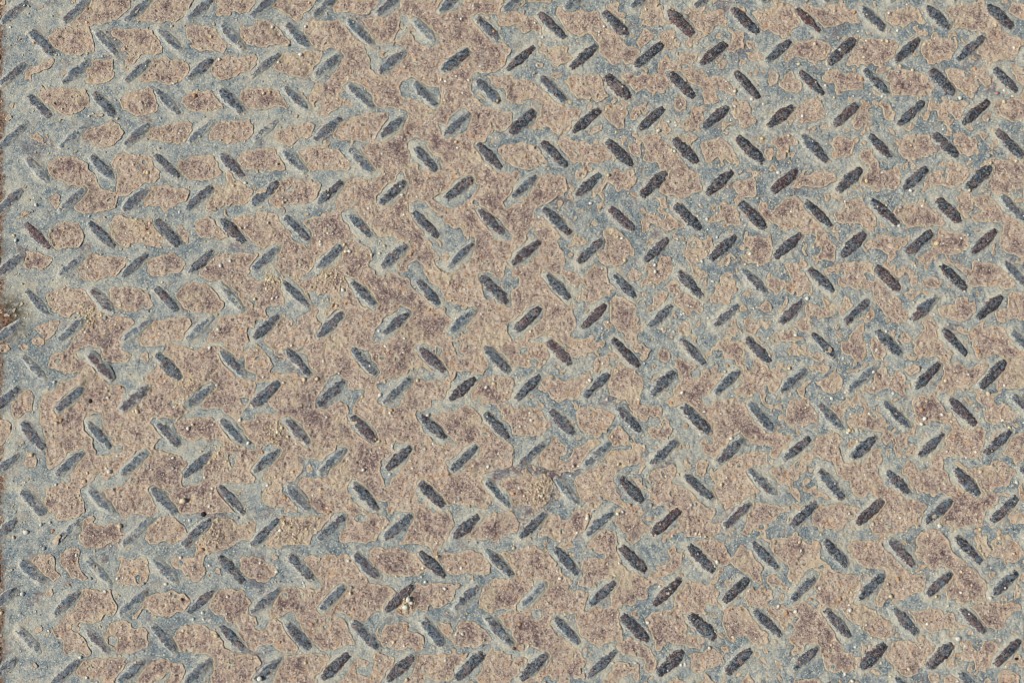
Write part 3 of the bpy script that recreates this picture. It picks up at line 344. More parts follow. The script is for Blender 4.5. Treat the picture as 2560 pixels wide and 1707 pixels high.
31C1690 960 1740 940 1790 1020 1760 1050
31C1920 1310 1980 1240 2010 1290 1970 1370
02T-10 -10 2360 -10 2360 1578 -10 1578
02H-10 -10 630 -10 620 50 560 90 490 110 445 170 460 230 540 265 630 290 740 265 720 310 650 345 540 370 510 430 430 470 380 520 360 640 380 760 440 900 430 990 420 1080 440 1180 520 1130 620 1030 690 1000 735 1050 700 1150 650 1240 640 1310 560 1300 430 1350 410 1450 440 1540 460 1578 -10 1578
02T110 590 160 500 240 430 290 470 310 560 290 620 240 650 170 710 120 700
02T-10 720 50 720 110 750 100 830 30 940 -10 960
02T180 930 220 910 240 940 200 960
02T235 1100 270 1010 330 1010 350 1070 320 1140 280 1170 230 1130
02T175 30 230 15 275 50 240 85 180 70
02T280 -10 430 -10 420 40 330 40
02T-10 30 60 20 110 60 60 100 -10 90
02H690 80 770 50 880 40 920 80 930 150 1000 190 1080 190 1180 190 1200 120 1180 90 1100 70 1160 -10 1280 -10 1290 40 1400 40 1530 30 1520 70 1480 130 1400 120 1440 230 1400 270 1360 270 1340 360 1350 440 1270 560 1150 640 1090 655 1080 600 1130 540 1150 440 1110 390 1000 385 960 340 860 210 720 140
02T1290 110 1330 80 1370 100 1360 180 1310 170
02T1110 600 1180 480 1330 420 1300 520 1180 580
02H1410 150 1500 130 1600 190 1640 290 1700 340 1600 340 1500 240
02H1520 -10 2050 -10 2050 90 2200 170 2240 130 2240 40 2300 -10 2360 -10 2360 40 2270 80 2230 190 2260 260 2360 320 2360 370 2270 340 2220 360 2150 320 2120 250 2030 190 2040 100 2000 50 1900 30 1830 80 1770 80 1720 50 1620 40
02T2050 -10 2280 -10 2280 30 2210 50 2230 120 2190 160 2060 70
02H1720 540 1800 520 1960 390 1980 420 1850 560 1740 620
02H770 720 810 670 950 655 940 740 960 820 1040 910 1060 970 1130 930 1130 1000 1080 1020 980 1040 890 1050 870 970 840 880 770 790
02T860 790 930 800 1040 920 1000 930 930 850
02H730 1350 850 1290 890 1190 910 1250 980 1260 1100 1190 1140 1110 1250 1010 1320 985 1360 1020 1340 1110 1270 1190 1150 1310 960 1350 970 1420 1060 1560 1070 1578 780 1578 770 1480
02T1200 1190 1270 1140 1250 1200 1210 1220
02T850 1380 880 1380 880 1430 855 1420
02T945 1350 990 1350 1000 1400 960 1400
02H1390 730 1430 690 1520 690 1590 720 1720 640 1730 580 1850 560 1870 620 2030 620 2070 660 2170 740 2240 830 2290 900 2360 920 2360 990 2270 970 2150 900 2050 940 2050 970 1900 1020 1850 1140 1870 1230 1850 1290 1700 1325 1660 1290 1700 1180 1720 1120 1680 1060 1600 1020 1500 1010 1420 970 1460 880 1520 880 1510 820 1420 770
02T1600 740 1660 700 1800 700 1950 690 2000 740 2140 870 2160 960 2080 970 1970 890 1880 880 1770 905 1680 890 1620 820
02T1850 1130 1910 1020 1990 1000 1960 1070 1880 1170
02H2220 640 2360 540 2360 700 2260 720 2210 700
02H1385 1360 1430 1330 1500 1350 1560 1390 1540 1430 1640 1578 1480 1578 1410 1470 1410 1420
02T1440 1460 1500 1470 1530 1520 1500 1540 1450 1500
02H2010 1310 2100 1290 2360 1310 2360 1578 2180 1578 2060 1450 2020 1380
02H2190 500 2290 520 2260 600 2210 560
02H2100 1030 2170 1030 2180 1150 2130 1160 2100 1080
02H510 150 570 150 580 200 520 210
12T-10 -10 2360 -10 2360 1578 -10 1578
12H-10 -10 60 -10 160 70 170 120 280 160 310 90 400 100 470 120 500 250 640 290 500 290 440 310 290 280 200 300 150 270 140 170 60 80 20 40
12H-10 370 100 370 170 365 190 400 110 560 190 640 170 680 60 650 -10 670
12H870 50 940 60 1000 80 1070 60 1030 110 1110 220 1145 280 1100 330 1020 290 920 160
12H680 340 740 280 840 380 850 440 1000 445 990 490 920 540 890 650 960 700 1080 790 1110 870 1070 940 980 900 900 800 830 730 830 680 860 640 830 570 770 540 640 610 550 610 560 540
12H1105 380 1230 350 1380 300 1440 240 1540 230 1620 280 1740 230 1770 310 1730 360 1600 350 1450 360 1440 400 1330 540 1320 600 1190 605 1110 560 1150 480 1110 440
12H1440 60 1550 20 1620 70 1680 160 1740 240 1660 270 1560 200 1500 130
12H1780 -10 1890 -10 1860 80 1910 140 1890 155 1840 120
12H1650 50 1700 60 1710 140 1660 120
12H1870 270 1950 270 2080 300 2120 250 2130 170 2090 60 2140 50 2260 110 2360 250 2360 320 2180 310 2040 350 1970 500 2000 550 2040 500 2090 510 2120 570 2260 575 2360 530 2360 560 2260 600 2230 660 2310 760 2360 820 2360 950 2230 880 2080 740 2040 650 1960 600 1880 590 1800 650 1650 660 1600 640 1650 720 1760 860 1850 920 1820 965 1740 950 1660 930 1560 850 1530 760 1460 690 1480 640 1610 610 1620 540 1720 520 1740 450
12H225 690 290 680 400 750 500 880 490 955 450 950 350 850 240 740
12H-10 980 90 960 150 930 200 1000 180 1070 90 1220 40 1260 120 1280 100 1330 50 1430 60 1490 160 1510 270 1510 240 1578 -10 1578
12T-10 980 50 980 100 1040 40 1120 -10 1120
12H375 1050 490 1080 600 1090 720 1010 730 930 800 960 820 1010 770 1080 700 1150 660 1230 560 1250 430 1240 380 1310 460 1420 560 1578 400 1578 360 1480 240 1380 230 1330 340 1280 420 1210 440 1160
12T460 1150 510 1140 525 1190 480 1215
12H1280 880 1300 930 1400 940 1440 990 1400 1090 1310 1210 1230 1270 1230 1310 1190 1325 1170 1280 1140 1200 1150 1080 1260 1020
12H1730 1080 1820 1060 1910 970 1980 930 2050 980 2040 1080 1960 1100 1900 1190 1820 1225 1770 1190
12H830 1340 890 1260 940 1240 940 1310 1020 1370 1110 1450 1180 1480 1210 1440 1220 1520 1190 1578 1060 1578 940 1500 870 1420
12H1470 1390 1490 1270 1560 1310 1650 1370 1710 1400 1740 1510 1880 1490 1960 1490 2060 1530 2140 1530 2170 1430 2060 1290 2080 1220 2200 1180 2320 1150 2360 1150 2360 1230 2280 1270 2240 1330 2260 1400 2360 1490 2360 1578 1650 1578 1560 1510 1480 1450
12H740 1545 790 1550 810 1578 730 1578
12H2120 1578 2190 1550 2360 1540 2360 1578
12C1570 70 1700 180 1680 260 1600 200 1540 130
12C1845 410 1890 380 1890 420 1850 440
12C870 710 940 700 950 760 890 770
12C1260 1050 1310 1030 1310 1110 1260 1110
12C640 1080 730 1050 740 1090 640 1170
22T-10 -10 290 -10 330 130 310 220 250 240 130 230 -10 235
22T440 -10 870 -10 860 40 820 70 720 85 650 100 580 160 540 150 500 80
22T740 200 770 140 850 120 890 90 940 110 920 140 880 150 890 210 830 270 770 280 750 250
22T1130 40 1170 5 1210 30 1270 90 1250 140 1210 150 1150 80
22T1330 110 1420 50 1450 80 1440 140 1410 190 1340 160
22T1890 -10 2120 -10 2150 80 2110 150 2050 180 1960 150 1900 60
22T1500 180 1540 120 1600 170 1680 230 1620 260 1640 310 1700 350 1740 300 1720 260 1790 250 1820 290 1900 290 1950 290 1900 360 1830 470 1760 490 1720 510 1760 570 1810 610 1900 540 2000 510 2080 510 2180 600 2160 640 2230 730 2320 800 2360 850 2360 930 2270 940 2180 930 2130 860 2080 840 2000 910 1970 970 1920 1050 1830 1060 1760 1020 1740 920 1760 880 1830 850 1830 790 1760 680 1620 590 1610 550 1640 510 1600 540 1500 590 1450 605 1400 570 1390 540 1470 500 1490 420 1560 360 1540 320 1490 250
22T2220 200 2240 130 2320 200 2360 210 2360 420 2300 390 2290 450 2210 470 2190 525 2130 510 2040 470 2080 410 2140 380 2090 310 2200 260
22T260 400 270 350 330 340 400 350 490 350 570 340 650 310 700 290 750 320 730 370 670 430 640 460 610 530 500 540 410 555 360 530 330 470 270 450
22T910 280 940 220 990 195 1050 230 1130 280 1200 330 1200 420 1190 510 1160 570 1250 580 1350 590 1380 640 1350 690 1270 690 1220 730 1130 690 1090 640 1070 600 1090 560 1030 520 960 520 890 500 880 420 910 350
22T-10 600 60 600 160 620 260 615 300 660 350 750 360 790 300 850 230 870 150 860 40 860 -10 850
22T600 620 640 590 740 590 790 620 890 620 930 680 930 740 870 830 800 820 740 840 660 840 620 800 610 740 590 690
22T1240 810 1310 760 1360 790 1420 760 1470 770 1460 850 1410 895 1330 890 1270 870
22T1380 700 1440 700 1430 735 1390 730
22T900 850 950 770 1010 790 1080 870 1100 930 1010 960 910 960
22T220 1090 260 1000 370 920 380 870 430 870 440 910 500 950 510 1040 420 1060 440 1100 530 1070 580 990 640 950 710 890 780 890 820 930 790 1000 700 1090 620 1160 560 1190 450 1190 330 1180 260 1150
22T820 1120 900 990 1010 990 1100 985 1110 930 1180 920 1220 940 1240 1000 1190 1030 1190 1080 1140 1120 1050 1150 980 1190 940 1220 930 1290 940 1360 1000 1430 1060 1490 1000 1500 960 1500 900 1450 830 1440 820 1510 770 1550 700 1520 640 1450 620 1380 560 1300 590 1230 680 1200 790 1160
22T-10 960 20 980 20 1060 -10 1080
22T-10 1240 80 1220 200 1225 290 1215 360 1250 390 1310 370 1420 320 1480 260 1515 150 1500 -10 1500
22T1220 1250 1260 1200 1390 1160 1470 1110 1500 1160 1500 1220 1470 1280 1480 1330 1550 1300 1620 1360 1690 1420 1750 1490 1870 1540 1860 1575 1480 1575 1380 1480 1290 1470 1250 1400 1260 1350 1340 1300 1250 1290
22T1100 1240 1180 1240 1200 1300 1200 1350 1150 1330
22T1080 1180 1140 1180 1130 1210 1090 1200
22T1690 1140 1720 1080 1780 1080 1790 1130 1770 1220 1740 1250 1700 1220
22T1840 1210 1920 1150 2050 1080 2130 1020 2250 1000 2340 1020 2360 1060 2360 1140 2220 1140 2200 1200 2240 1300 2220 1400 2150 1440 2080 1490 1950 1490 1880 1480 1860 1380 1860 1310
22T2190 1560 2230 1500 2300 1470 2360 1490 2360 1575 2190 1575
22T570 1560 700 1530 760 1575 570 1575
22T960 1540 1050 1500 1130 1490 1190 1520 1190 1575 960 1575
22T-10 340 10 370 20 460 -10 490
22H40 60 100 50 160 50 140 110 60 110
22H160 180 220 155 260 180 250 230 180 220
22H1800 870 1860 900 1840 950 1790 930
22H1640 270 1720 300 1720 330 1660 310
22C360 90 440 60 480 130 450 180 390 150
22C1060 80 1090 75 1095 105 1065 105
22C1270 1100 1320 1090 1270 1130
32T200 130 200 60 260 10 280 80 270 140
32T310 80 345 80 350 130 315 130
32T410 140 430 100 500 100 525 150 510 190 430 185
32T150 250 180 200 230 195 220 240 170 270
32T430 240 500 220 560 215 560 270 500 290 440 280
32T710 260 760 240 780 270 740 285
32T660 30 680 -10 880 -10 910 70 910 140 860 175 800 165 760 120 690 100
32T940 -10 1000 -10 1060 40 1080 100 1040 170 980 160 945 100
32T1330 60 1350 -10 1600 -10 1640 50 1700 110 1700 150 1610 155 1530 135 1450 155 1360 130
32T1860 -10 2200 -10 2270 50 2360 90 2360 430 2270 420 2180 440 2110 440 2100 380 2130 300 2200 210 2180 150 2080 110 2010 140 1950 170 1900 130 1890 60
32T1260 250 1340 215 1400 220 1380 280 1320 330 1280 300
32T-10 320 60 290 130 320 130 370 60 470 -10 450
32T270 430 340 390 370 350 420 370 350 410 350 470 320 510 280 500
32T440 400 520 330 560 290 650 285 690 340 690 420 650 460 570 475 510 430
32T920 430 980 350 1000 270 1050 230 1090 250 1090 310 1180 310 1240 330 1280 410 1230 425 1160 400 1080 430 980 465 930 460
32T1515 440 1580 360 1610 290 1620 220 1670 190 1770 190 1820 230 1880 240 1960 200 2040 200 2000 270 1940 330 1900 380 1820 430 1700 440 1570 460
32T1910 520 1950 485 2020 490 2060 560 2080 610 2160 560 2220 610 2280 660 2280 720 2230 740 2130 740 2080 770 2010 740 1990 680 2010 620 1960 580
32T150 720 165 620 190 545 270 530 360 550 420 610 460 680 420 740 370 750 320 790 290 770 200 770
32T420 740 450 730 470 760 440 775
32T510 590 560 610 640 590 700 540 780 530 820 570 760 590 710 620 680 700 670 750 620 720 560 640
32T720 740 740 680 800 650 900 670 980 640 1060 680 1100 760 1090 810 1150 840 1165 880 1120 930 1090 955 1060 900 1050 830 970 810 930 820 860 780 740 765
32T1320 530 1380 480 1460 510 1550 510 1590 560 1620 610 1700 690 1770 760 1870 840 1920 820 1980 800 2005 840 1980 920 1950 1000 1930 1060 1850 1075 1760 1050 1660 1050 1620 1080 1600 1180 1650 1210 1690 1290 1770 1370 1950 1400 2000 1400 2060 1360 2120 1400 2120 1480 2060 1530 2030 1575 1650 1575 1650 1420 1600 1380 1560 1400 1510 1420 1440 1370 1380 1385 1330 1330 1300 1250 1230 1210 1240 1150 1290 1090 1340 1120 1370 1190 1420 1210 1490 1140 1500 1070 1560 1010 1630 960 1650 870 1700 790 1640 740 1560 730 1500 740 1430 770 1370 780 1350 740 1370 680 1340 600
32T1870 1160 2050 1130 2120 1080 2200 1130 2260 1160 2260 1230 2200 1310 2100 1340 2000 1400 1930 1320 1820 1180 1730 1155
32T2150 1030 2200 960 2230 880 2290 830 2360 825 2360 1080 2260 1075
32T2070 860 2130 810 2130 850 2060 930 2010 920
32T1400 860 1450 830 1450 880 1410 890
32T1380 1000 1420 950 1480 920 1490 980 1460 1040 1400 1020
32T1270 1010 1290 950 1350 950 1370 1000 1330 1050 1280 1040
32T1160 1050 1160 960 1190 860 1230 830 1290 870 1290 920 1250 980 1230 1070 1190 1060
32T720 950 760 890 810 900 800 950 730 970
32T940 1040 960 990 1040 980 1050 1040 1070 1080 1020 1130 960 1130 1020 1180 1050 1270 1120 1370 1210 1390 1260 1450 1370 1440 1450 1480 1470 1520 1420 1575 1030 1575 1030 1500 980 1400 950 1370 900 1410 850 1435 780 1400 765 1320 770 1270 720 1270 640 1210 620 1130 560 1090 500 1080 440 1030 410 980 440 910 510 850 620 840 680 880 680 920 640 980 690 1070 690 1120 800 1130 900 1090
32T-10 830 100 825 150 870 240 860 220 910 140 980 80 1070 20 1060 10 1010 50 950 -10 940
32T20 1190 60 1150 190 1160 280 1080 340 1010 400 980 450 1010 400 1110 380 1160 310 1200 270 1270 180 1310 100 1310 50 1250
32T310 1270 370 1230 410 1250 390 1290 320 1320
32T210 1360 270 1340 290 1400 310 1460 280 1470 220 1400
32T380 1380 420 1350 480 1380 540 1390 590 1440 570 1460 500 1420 400 1420
32T-10 1480 60 1500 200 1500 200 1575 -10 1575
32T440 1540 500 1510 600 1490 640 1470 720 1500 840 1520 830 1575 430 1575
32T240 1540 350 1470 360 1490 270 1560
32T30 100 60 80 70 110 40 120
32T1900 600 1940 600 1960 640 1920 640
32T1700 1510 1690 1380 1800 1350 1850 1400 1800 1500
32T920 600 960 600 950 620
32C480 40 540 20 590 60 570 110 510 100
32C1350 390 1400 340 1430 370 1390 410
32C1950 380 1990 360 2010 400 1970 410
32C1130 580 1180 620 1230 690 1190 710 1150 660
03T490 -10 740 -10 720 50 640 65 580 90 530 80 510 40
03T1090 -10 1240 -10 1180 45 1110 30
03T1260 -10 1450 -10 1440 40 1340 45
03T1640 -10 1800 -10 1770 25 1680 25
03T725 225 760 180 750 120 760 50 840 20 870 60 870 110 970 130 1050 95 1100 130 1120 200 1090 260 1060 290 1000 270 960 320 890 345 860 310 800 330 760 300
03T1110 230 1150 180 1180 210 1150 280
03T1325 240 1360 150 1400 100 1440 70 1460 30 1540 40 1620 60 1700 140 1720 190 1690 250 1620 290 1480 270 1380 290
03T1790 380 1800 300 1870 230 1900 130 1990 40 2060 60 2120 60 2200 130 2280 85 2360 80 2360 180 2280 250 2200 270 2110 320 2020 340 1950 370 1870 420 1870 560 1830 620 1770 630 1700 590 1660 520 1600 500 1575 450 1600 410 1680 400 1780 405
03T300 440 320 400 380 375 480 390 510 430 510 510 560 590 480 640 420 570 350 510
03T550 380 600 350 690 310 735 350 730 420 730 500 750 540 790 590 780 630 710 600 650 610 620 550 570 490 560 430
03T1070 560 1090 480 1110 410 1200 410 1270 430 1360 410 1365 500 1360 620 1290 690 1230 660 1130 670 1090 620
03T2190 430 2240 410 2360 405 2360 620 2280 620 2220 540
03T1970 540 2000 520 2050 570 2010 580
03T400 740 480 690 485 740 450 780
03T470 1100 520 1040 600 950 660 900 760 770 750 710 780 680 850 700 920 715 1010 700 1050 780 1070 840 1070 900 1030 950 960 950 890 1010 840 1020 750 1000 670 1030 650 1080 720 1100 790 1170 820 1240 845 1290 800 1310 720 1270 640 1310 590 1290 590 1170 520 1165
03T310 1080 370 1040 390 1080 340 1120
03T1210 970 1290 880 1340 780 1430 735 1600 720 1700 755 1760 810 1720 890 1640 920 1540 950 1400 955 1360 890 1300 900 1270 970 1220 990
03T1150 830 1200 800 1230 830 1240 870 1200 890
03T950 1150 990 1080 1020 1010 1140 990 1210 1000 1220 1060 1270 1070 1310 1035 1360 1080 1370 1180 1350 1250 1260 1270 1170 1290 1090 1310 1050 1260 980 1220
03T1600 1130 1610 1080 1680 1040 1840 1020 1910 1060 1960 1090 2000 1120 2060 1210 2120 1290 2160 1310 2360 1310 2360 1578 1940 1578 1925 1500 1960 1420 1970 1340 1900 1290 1780 1280 1650 1280 1620 1220
03T1920 860 1940 780 1970 730 2030 695 2150 705 2240 710 2250 770 2300 810 2280 920 2360 980 2360 1270 2280 1270 2240 1220 2200 1140 2210 1060 2140 1020 2080 1010 2050 950 1960 920
03T2310 880 2340 860 2360 890
03T695 1450 720 1400 800 1345 940 1345 1070 1330 1160 1345 1170 1390 1130 1450 1080 1490 1060 1578 920 1578 950 1520 870 1530 800 1520 720 1500
03T1230 1578 1290 1480 1380 1380 1460 1350 1540 1350 1600 1380 1690 1400 1700 1470 1650 1578 1570 1578 1560 1450 1510 1500 1430 1550 1330 1578
03H990 1150 1030 1130 1080 1170 1050 1240 1000 1200
03H1250 590 1290 570 1300 650 1260 650
03H800 1420 870 1400 890 1420 820 1460
03H2100 1340 2150 1330 2160 1370 2110 1390
03H1630 440 1680 450 1660 510 1640 490
03C520 200 600 180 650 200 550 300 500 290
03C500 860 540 850 550 880 510 890
03C840 480 870 480 880 510 840 520
13T90 310 110 230 200 110 230 40 310 60 400 50 500 30 560 50 620 20 640 -10 730 -10 680 60 640 110 580 190 520 210 500 290 400 300 300 310 170 330 100 330
13T760 220 820 160 830 60 870 -10 1050 -10 1130 30 1180 10 1225 70 1200 130 1150 190 1090 260 1000 290 920 280 820 285 780 280
13T1310 290 1400 180 1450 100 1450 -10 1750 -10 1820 50 1820 100 1790 160 1750 250 1690 320 1670 380 1710 440 1740 500 1700 490 1640 410 1580 320 1560 290 1480 290 1390 300
13T1920 240 1990 150 2080 80 2110 30 2200 -10 2360 -10 2360 180 2280 220 2220 285 2140 270 2090 250 2000 250
13T135 400 180 370 210 410 170 440
13T-10 410 60 420 130 470 200 530 180 590 110 620 50 650 -10 630
13T445 420 490 395 600 400 730 385 740 440 760 390 850 395 900 450 960 540 1020 580 1050 650 1180 660 1240 690 1310 740 1240 810 1170 880 1100 900 1030 960 990 1000 920 980 860 960 800 920 760 910 680 950 640 980 630 1060 600 1080 580 1000 550 950 580 840 660 750 600 720 610 670 530 570 480 500
13T120 970 110 900 180 820 180 710 260 680 400 690 520 710 600 690 660 740 570 850 540 960 580 990 570 1050 640 1080 700 930 800 960 840 1040 890 1130 905 1210 840 1220 780 1245 700 1260 600 1260 540 1210 480 1150 420 1070 360 950 330 900 220 950
13T-10 1090 60 1090 110 1020 170 970 240 1020 310 1120 370 1220 400 1280 300 1280 200 1270 130 1220 50 1230 -10 1230
13T1040 450 1045 390 1080 320 1150 310 1210 330 1310 320 1400 370 1470 380 1500 440 1580 480 1580 520 1500 570 1350 580 1200 580 1150 530 1060 490
13T1690 400 1740 360 1830 375 1920 350 1990 335 2060 370 2130 430 2160 490 2150 570 2080 570 1990 560 1900 570 1790 590 1740 540 1710 470
13T2250 370 2300 350 2360 350 2360 480 2320 470
13T1260 910 1330 830 1390 730 1440 670 1480 635 1540 680 1620 650 1720 660 1800 640 1835 700 1820 780 1750 850 1650 890 1550 900 1480 890 1420 930 1360 950 1300 930
13T2040 870 2060 780 2080 690 2160 630 2220 600 2360 620 2360 900 2250 890 2170 920 2090 900
13T2220 950 2280 930 2360 920 2360 1090 2300 1050 2240 1000
13T1085 1110 1130 1060 1190 1030 1280 1010 1370 995 1400 1040 1390 1080 1470 1100 1520 1140 1560 1210 1530 1260 1470 1270 1400 1240 1330 1260 1260 1250 1170 1220 1120 1160
13T1660 1020 1700 1005 1790 1030 1810 1080 1780 1160 1750 1160 1700 1090
13T1830 1060 1870 1000 1960 1000 2040 1020 2100 1070 2160 1150 2150 1210 2080 1200 2000 1240 1880 1230 1800 1200 1790 1150 1830 1120
13T-10 1310 30 1340 50 1370 20 1420 -10 1430
13T150 1578 170 1510 230 1390 240 1320 330 1300 450 1305 560 1305 660 1300 680 1340 640 1400 570 1500 540 1578
13T900 1360 960 1330 1040 1350 1040 1390 1000 1430 940 1430
13T740 1578 830 1480 870 1390 920 1380 930 1500 1040 1500 1070 1430 1090 1370 1080 1320 1120 1295 1220 1300 1280 1340 1270 1410 1200 1470 1150 1540 1130 1578
13T1320 1578 1430 1490 1470 1380 1490 1310 1600 1295 1760 1300 1850 1290 1950 1290 1900 1360 1880 1430 1840 1500 1760 1550 1650 1560 1570 1500 1530 1578
13T2000 1530 2060 1460 2100 1370 2120 1300 2180 1220 2220 1250 2280 1290 2360 1290 2360 1578 2060 1578
13H900 40 950 20 1040 20 1030 60 960 100 920 80
13H980 860 990 790 1010 800 1010 870
13H1510 1470 1560 1440 1580 1480 1550 1510
13H230 760 270 730 295 760 260 800
13C700 140 740 140 760 170 720 180
13C80 800 130 780 150 800 120 840
13C580 860 640 800 670 830 620 870
13C2180 480 2240 430 2280 500 2240 520
13C350 1110 400 1100 420 1150 380 1170
23T-10 20 40 40 80 90 60 150 -10 210
23T220 250 280 130 330 30 400 30 410 70 520 60 570 -10 740 -10 720 60 680 150 620 210 570 240 520 280 460 250 390 260 320 220
23T425 310 440 280 520 290 570 270 560 320 480 340
23T940 90 960 -10 1170 -10 1190 60 1230 170 1180 240 1110 300 1050 250 1060 190 970 150
23T730 290 770 210 830 160 950 160 975 260 940 330 970 400 1030 490 1090 560 1180 590 1230 660 1260 740 1220 800 1140 800 1100 840 1030 850 960 880 900 870 900 800 990 600 930 580 860 610 760 640 700 700 620 680 600 630 650 580 630 490 660 420 720 400 780 420 870 420 850 380 760 370
23T-10 350 60 340 160 315 270 340 350 390 420 470 460 550 550 640 520 700 560 720 640 710 700 760 690 830 640 900 580 960 600 1060 640 1140 720 1170 740 1210 800 1220 870 1200 990 1180 1020 1090 990 990 980 890 900 880 760 870 640 920 500 930 430 920 370 980 340 1040 420 1120 480 1170 600 1260 650 1310 680 1370 620 1430 640 1480 600 1530 520 1520 400 1540 340 1500 250 1520 180 1578 60 1578 190 1500 330 1400 330 1270 260 1270 120 1210 60 1210 -10 1130 -10 930 120 900 230 820 330 700 290 620 200 600 190 690 110 790 40 860 -10 890
23T-10 1350 100 1330 150 1340 120 1400 70 1450 80 1500 -10 1530
23T1240 620 1260 560 1320 550 1370 590 1480 560 1560 480 1550 380 1490 310 1430 350 1470 420 1400 480 1310 510 1360 560 1350 640 1280 680
23T1480 180 1530 90 1570 -10 1870 -10 1840 100 1930 110 1920 190 1840 230 1700 230 1620 230 1540 190
23T1720 260 1850 240 1950 290 1970 360 2020 450 1980 490 1900 510 1830 430 1760 350
23T2110 200 2160 80 2180 -10 2360 -10 2360 110 2260 120 2200 180 2160 230
23T2010 440 2070 340 2090 280 2150 310 2210 370 2250 450 2310 500 2290 560 2310 620 2270 660 2210 640 2160 570 2080 530 2020 490
23T1480 840 1520 760 1560 680 1640 640 1740 660 1840 660 1900 730 1890 800 1810 810 1780 890 1740 930 1640 920 1540 930 1480 900
23T1220 1010 1270 920 1370 900 1450 890 1560 940 1600 1030 1600 1130 1660 1160 1740 1220 1740 1260 1640 1240 1540 1220 1430 1180 1390 1230 1380 1280 1310 1260 1300 1120 1250 1050
23T1810 930 1840 900 1880 960 1840 980
23T1930 990 1970 890 2040 860 2120 860 2170 880 2200 950 2250 1040 2300 1110 2360 1150 2360 1200 2280 1230 2200 1200 2160 1140 2080 1140 2050 1190 1980 1180 1970 1110 1930 1070
23T2110 790 2200 720 2280 730 2360 710 2360 870 2280 880 2190 850 2150 820
23T970 1210 1010 1170 1090 1150 1180 1190 1270 1250 1290 1300 1340 1370 1310 1440 1270 1490 1210 1460 1220 1370 1190 1340 1110 1310 1010 1300 980 1260
23T850 1578 880 1480 950 1390 1010 1360 1060 1390 1080 1460 1000 1500 960 1578
23T1110 1510 1130 1400 1180 1390 1170 1470 1180 1530 1130 1540
23T1620 1300 1750 1290 1830 1240 1950 1310 1900 1400 1840 1430 1740 1470 1650 1430
23T1430 1578 1520 1500 1630 1578
23T1720 1578 1790 1500 1880 1578
23T2110 1578 2180 1420 2200 1520 2230 1578
23T1190 1578 1230 1540 1280 1578
23T1230 60 1280 40 1300 80 1250 100
23T1120 940 1160 940 1170 970 1130 970
23T480 1520 380 1578 550 1578
23H430 170 480 150 495 180 460 210
23H190 890 280 890 300 960 250 990 200 950
23C790 720 820 690 860 740 820 790
23C1120 1060 1150 1060 1150 1100 1120 1100
23C1700 150 1690 120 1650 130 1660 160
23C1390 760 1440 680 1480 700 1420 770
33T-10 -10 140 -10 100 40 40 70 -10 130
33T395 80 420 -10 830 -10 790 60 700 120 690 160 640 180 560 150 480 130 410 120
33T945 150 960 60 1000 -10 1430 -10 1400 40 1320 120 1270 190 1180 195 1080 215 990 200
33T1590 110 1630 -10 2010 -10 1970 60 1960 130 1870 130 1800 150 1700 140
33T2195 50 2240 -10 2360 -10 2360 120 2240 120
33T10 300 40 250 130 240 230 205 310 230 340 270 400 290 480 350 470 430 560 470 600 530 680 570 760 570 860 570 860 640 840 700 800 780 780 840 900 850 970 880 1020 930 1060 970 1130 1000 1160 1060 1140 1120 1060 1160 960 1140 900 1110 860 1070 870 1010 780 1000 740 980 700 900 650 870 580 880 500 850 460 790 420 710 430 640 490 570 520 550 460 440 410 470 350 550 260 660 200 640 190 590 200 500 150 470 100 400 50 370
33T725 320 760 270 860 265 930 255 1020 255 1050 320 1120 370 1180 450 1260 500 1330 560 1440 585 1450 620 1400 700 1330 750 1240 800 1160 810 1090 790 1050 870 1000 860 980 790 1040 700 1090 600 1080 530 1000 520 900 500 820 460 760 400
33T1365 250 1400 200 1500 160 1590 155 1640 230 1690 300 1700 370 1780 430 1800 480 1790 520 1910 520 1950 590 2030 670 2000 740 1910 800 1800 830 1720 780 1640 800 1630 720 1680 600 1650 500 1590 490 1520 540 1460 490 1440 460 1370 420
33T1890 240 1950 210 2000 240 2030 320 1980 360 1920 290
33T2045 260 2130 230 2170 195 2220 205 2250 270 2330 310 2340 390 2280 460 2190 440 2130 410 2060 410 2080 340
33T-10 570 60 570 100 600 150 650 60 670 -10 690
33T2010 560 2080 520 2110 560 2060 620
33T2260 710 2300 670 2340 700 2310 740 2270 740
33T2300 600 2360 550 2360 650
33T-10 860 90 850 230 890 260 850 330 850 350 880 430 880 490 930 540 1010 600 1080 650 1170 680 1240 700 1290 780 1290 780 1350 810 1400 800 1450 720 1470 620 1470 540 1450 500 1380 490 1290 440 1210 360 1200 280 1310 210 1300 240 1220 190 1180 190 1130 250 1110 260 1060 200 1010 130 1010 60 970 -10 940
33T1270 910 1310 890 1380 900 1460 880 1570 870 1640 940 1700 920 1740 1000 1750 1060 1720 1100 1660 1060 1600 1080 1530 1110 1440 1080 1400 1040 1340 980
33T1850 860 1940 845 2020 860 2100 830 2230 830 2310 840 2320 890 2240 930 2200 960 2190 1050 2110 1090 2020 1060 1960 1000 1900 910
33T1830 1110 1870 1070 1900 1090 1860 1130
33T1090 1350 1120 1260 1140 1190 1250 1175 1330 1190 1440 1175 1530 1220 1490 1290 1440 1360 1440 1420 1370 1430 1380 1480 1320 1510 1230 1490 1180 1430 1130 1400
33T1620 1400 1680 1340 1730 1330 1720 1390 1640 1430
33T1735 1330 1770 1280 1800 1190 1870 1170 1890 1260 1930 1280 1970 1200 1990 1170 2080 1190 2140 1210 2110 1280 2060 1330 2030 1430 1960 1450 1890 1420 1900 1350 1850 1370
33T840 1270 880 1240 910 1260 870 1310
33T2110 1500 2170 1440 2260 1460 2310 1500 2290 1578 2120 1578
33T1610 1520 1670 1490 1760 1520 1770 1578 1600 1578
33T230 1540 340 1520 430 1500 480 1520 520 1578 250 1578
33T730 1578 760 1540 820 1560 810 1578
